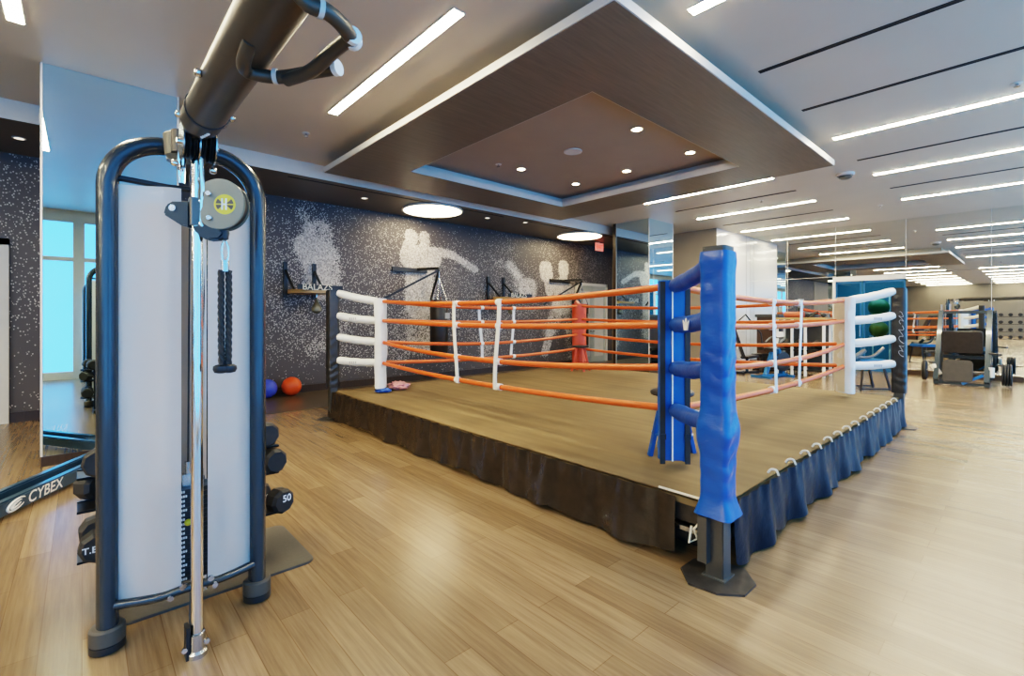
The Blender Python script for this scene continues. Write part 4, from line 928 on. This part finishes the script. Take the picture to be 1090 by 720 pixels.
MB().rbox(-.33, .33, -.045, .045, -.24, .24, .04, 'y', mtx=Matrix.Translation((LX-.12, LY, .94)) @ Matrix.Rotation(-.18, 4, 'Y') @ Matrix.Rotation(PI/2, 4, 'Z')).build('back_pad', M['leather'], t, bevel=.012)
MB().rbox(-.24, .24, -.04, .04, -.24, .24, .07, 'y', mtx=Matrix.Translation((LX-.38, LY+.05, .32)) @ Matrix.Rotation(.25, 4, 'Y') @ Matrix.Rotation(PI/2, 4, 'Z')).build('seat_pad', M['leather'], t, bevel=.012)
MB().bar((LX-.44, LY-.02, .06), (LX-.36, LY-.34, .26), .06, .05).build('seat_strut', M['machine_blue'], t, smooth=False)
MB().bar((LX-.42, LY-.40, .06), (LX-.42, LY+.40, .06), .06, .05).bar((LX+.55, LY-.40, 1.6), (LX+.55, LY+.40, 1.6), .06, .06).build('cross_tube', M['gunmetal'], t, smooth=False)
MB().box(LX+.3, LX+.36, LY-.34, LY+.34, .55, .62).build('carriage_beam', M['gunmetal'], t, smooth=False)
# blue room contents
t = thing('ball_rack', 'white rail rack holding green balls behind the blue glass doors', 'rack', (17.3, 3.05, 0))
for y in (2.85, 3.25): MB().bar((17.62, y, 0), (17.62, y, 2.1), .035, .035).build('upright', M['white'], t, smooth=False)
for z in (1.54, .93): MB().box(17.15, 17.62, 2.85, 2.88, z-.03, z).box(17.15, 17.62, 3.22, 3.25, z-.03, z).build('shelf_arm', M['white'], t, smooth=False)
tag(MB().ball((17.3, 3.05, 1.76), .26, 24, 16).build('exercise_ball', M['greenball']), 'dark green exercise ball on the upper rail behind the blue glass', 'ball')
tag(MB().ball((17.3, 3.05, 1.12), .235, 24, 16).build('exercise_ball', M['limeball']), 'olive green exercise ball on the lower rail behind the blue glass', 'ball')
# far dumbbell rack and machines behind the camera, seen only in the mirror
t = thing('dumbbell_rack', 'long tall dumbbell rack seen only as a reflection at the right edge', 'rack', (-5.0, -.3, 0))
for y in (-1.9, -.3, 1.35): MB().bar((-5.1, y, 0), (-5.3, y, 1.65), .08, .08, (1, 0, 0)).build('upright', M['blackmetal'], t, smooth=False)
for i, z in enumerate((.30, .70, 1.10, 1.5)): MB().box(-5.25-.02*i, -4.85-.08*i, -1.95, 1.4, z-.03, z).build('shelf', M['blackmetal'], t, smooth=False)
for i, z in enumerate((.30, .70, 1.10, 1.5)):
    for k in range(9):
        y = -1.7+k*.36; q = Vector((-5.03-.05*i, y, z+.092))
        dmb = MB()
        for s_ in (-1, 1): dmb.lathe([(.075, .06), (.09, .075), (.09, .14), (.075, .15)], q, (s_, 0, 0), 10)
        dmb.tube([q+Vector((-.07, 0, 0)), q+Vector((.07, 0, 0))], .016, 8)
        tag(dmb.build('dumbbell', M['rubber']), 'dark dumbbell on the far rack seen in the mirror', 'dumbbell', 'dumbbells on the far rack')
sel = bpy.data.objects['selector_machine']; inc = bpy.data.objects['incline_bench']
for x, y, rz in ((-2.6, 4.6, 0), (-3.4, 3.1, .3), (-5.2, 5.6, 0), (-6.0, 3.9, 0)): tag(copy_tree(sel, (x, y, 0), rz, 'brown shrouded weight machine behind the camera, seen only in the mirror'), group='machines seen only in the mirror')
for x, y, rz in ((-3.2, 2.2, 1.2), (-4.2, 7.2, 2.0)): tag(copy_tree(inc, (x, y, 0), rz, 'incline bench behind the camera, seen only in the mirror'), group='benches seen only in the mirror')

# ------------------------------------------------------------------ lamps, world, camera
def area(name, loc, rot, sx, sy, power, col):
    l = bpy.data.lights.new(name, 'AREA'); l.shape = 'RECTANGLE'; l.size = sx; l.size_y = sy; l.energy = power; l.color = col
    o = bpy.data.objects.new(name, l); COL.objects.link(o); o.location = loc; o.rotation_euler = rot; return o
area('blue_room_lamp', (17.2, 3, 2.78), (0, 0, 0), 1.6, 2.4, 25, (.55, .85, 1))
w = bpy.data.worlds.new('world'); scene.world = w; w.use_nodes = True
w.node_tree.nodes['Background'].inputs[0].default_value = (.5, .7, 1, 1); w.node_tree.nodes['Background'].inputs[1].default_value = .3
cd = bpy.data.cameras.new('camera'); cam = bpy.data.objects.new('camera', cd); COL.objects.link(cam); scene.camera = cam
cd.sensor_fit = 'HORIZONTAL'; cd.sensor_width = 36; cd.lens = 36*504/1090; cd.shift_y = -23/1090; cd.clip_start = .02
ang = math.atan2(555, 504)
cam.location = (0, 0, 1.5); cam.rotation_euler = (PI/2, 0, -(PI/2-ang))
scene.view_settings.view_transform = 'Filmic'; scene.view_settings.look = 'High Contrast'
scene.view_settings.exposure = 1.1
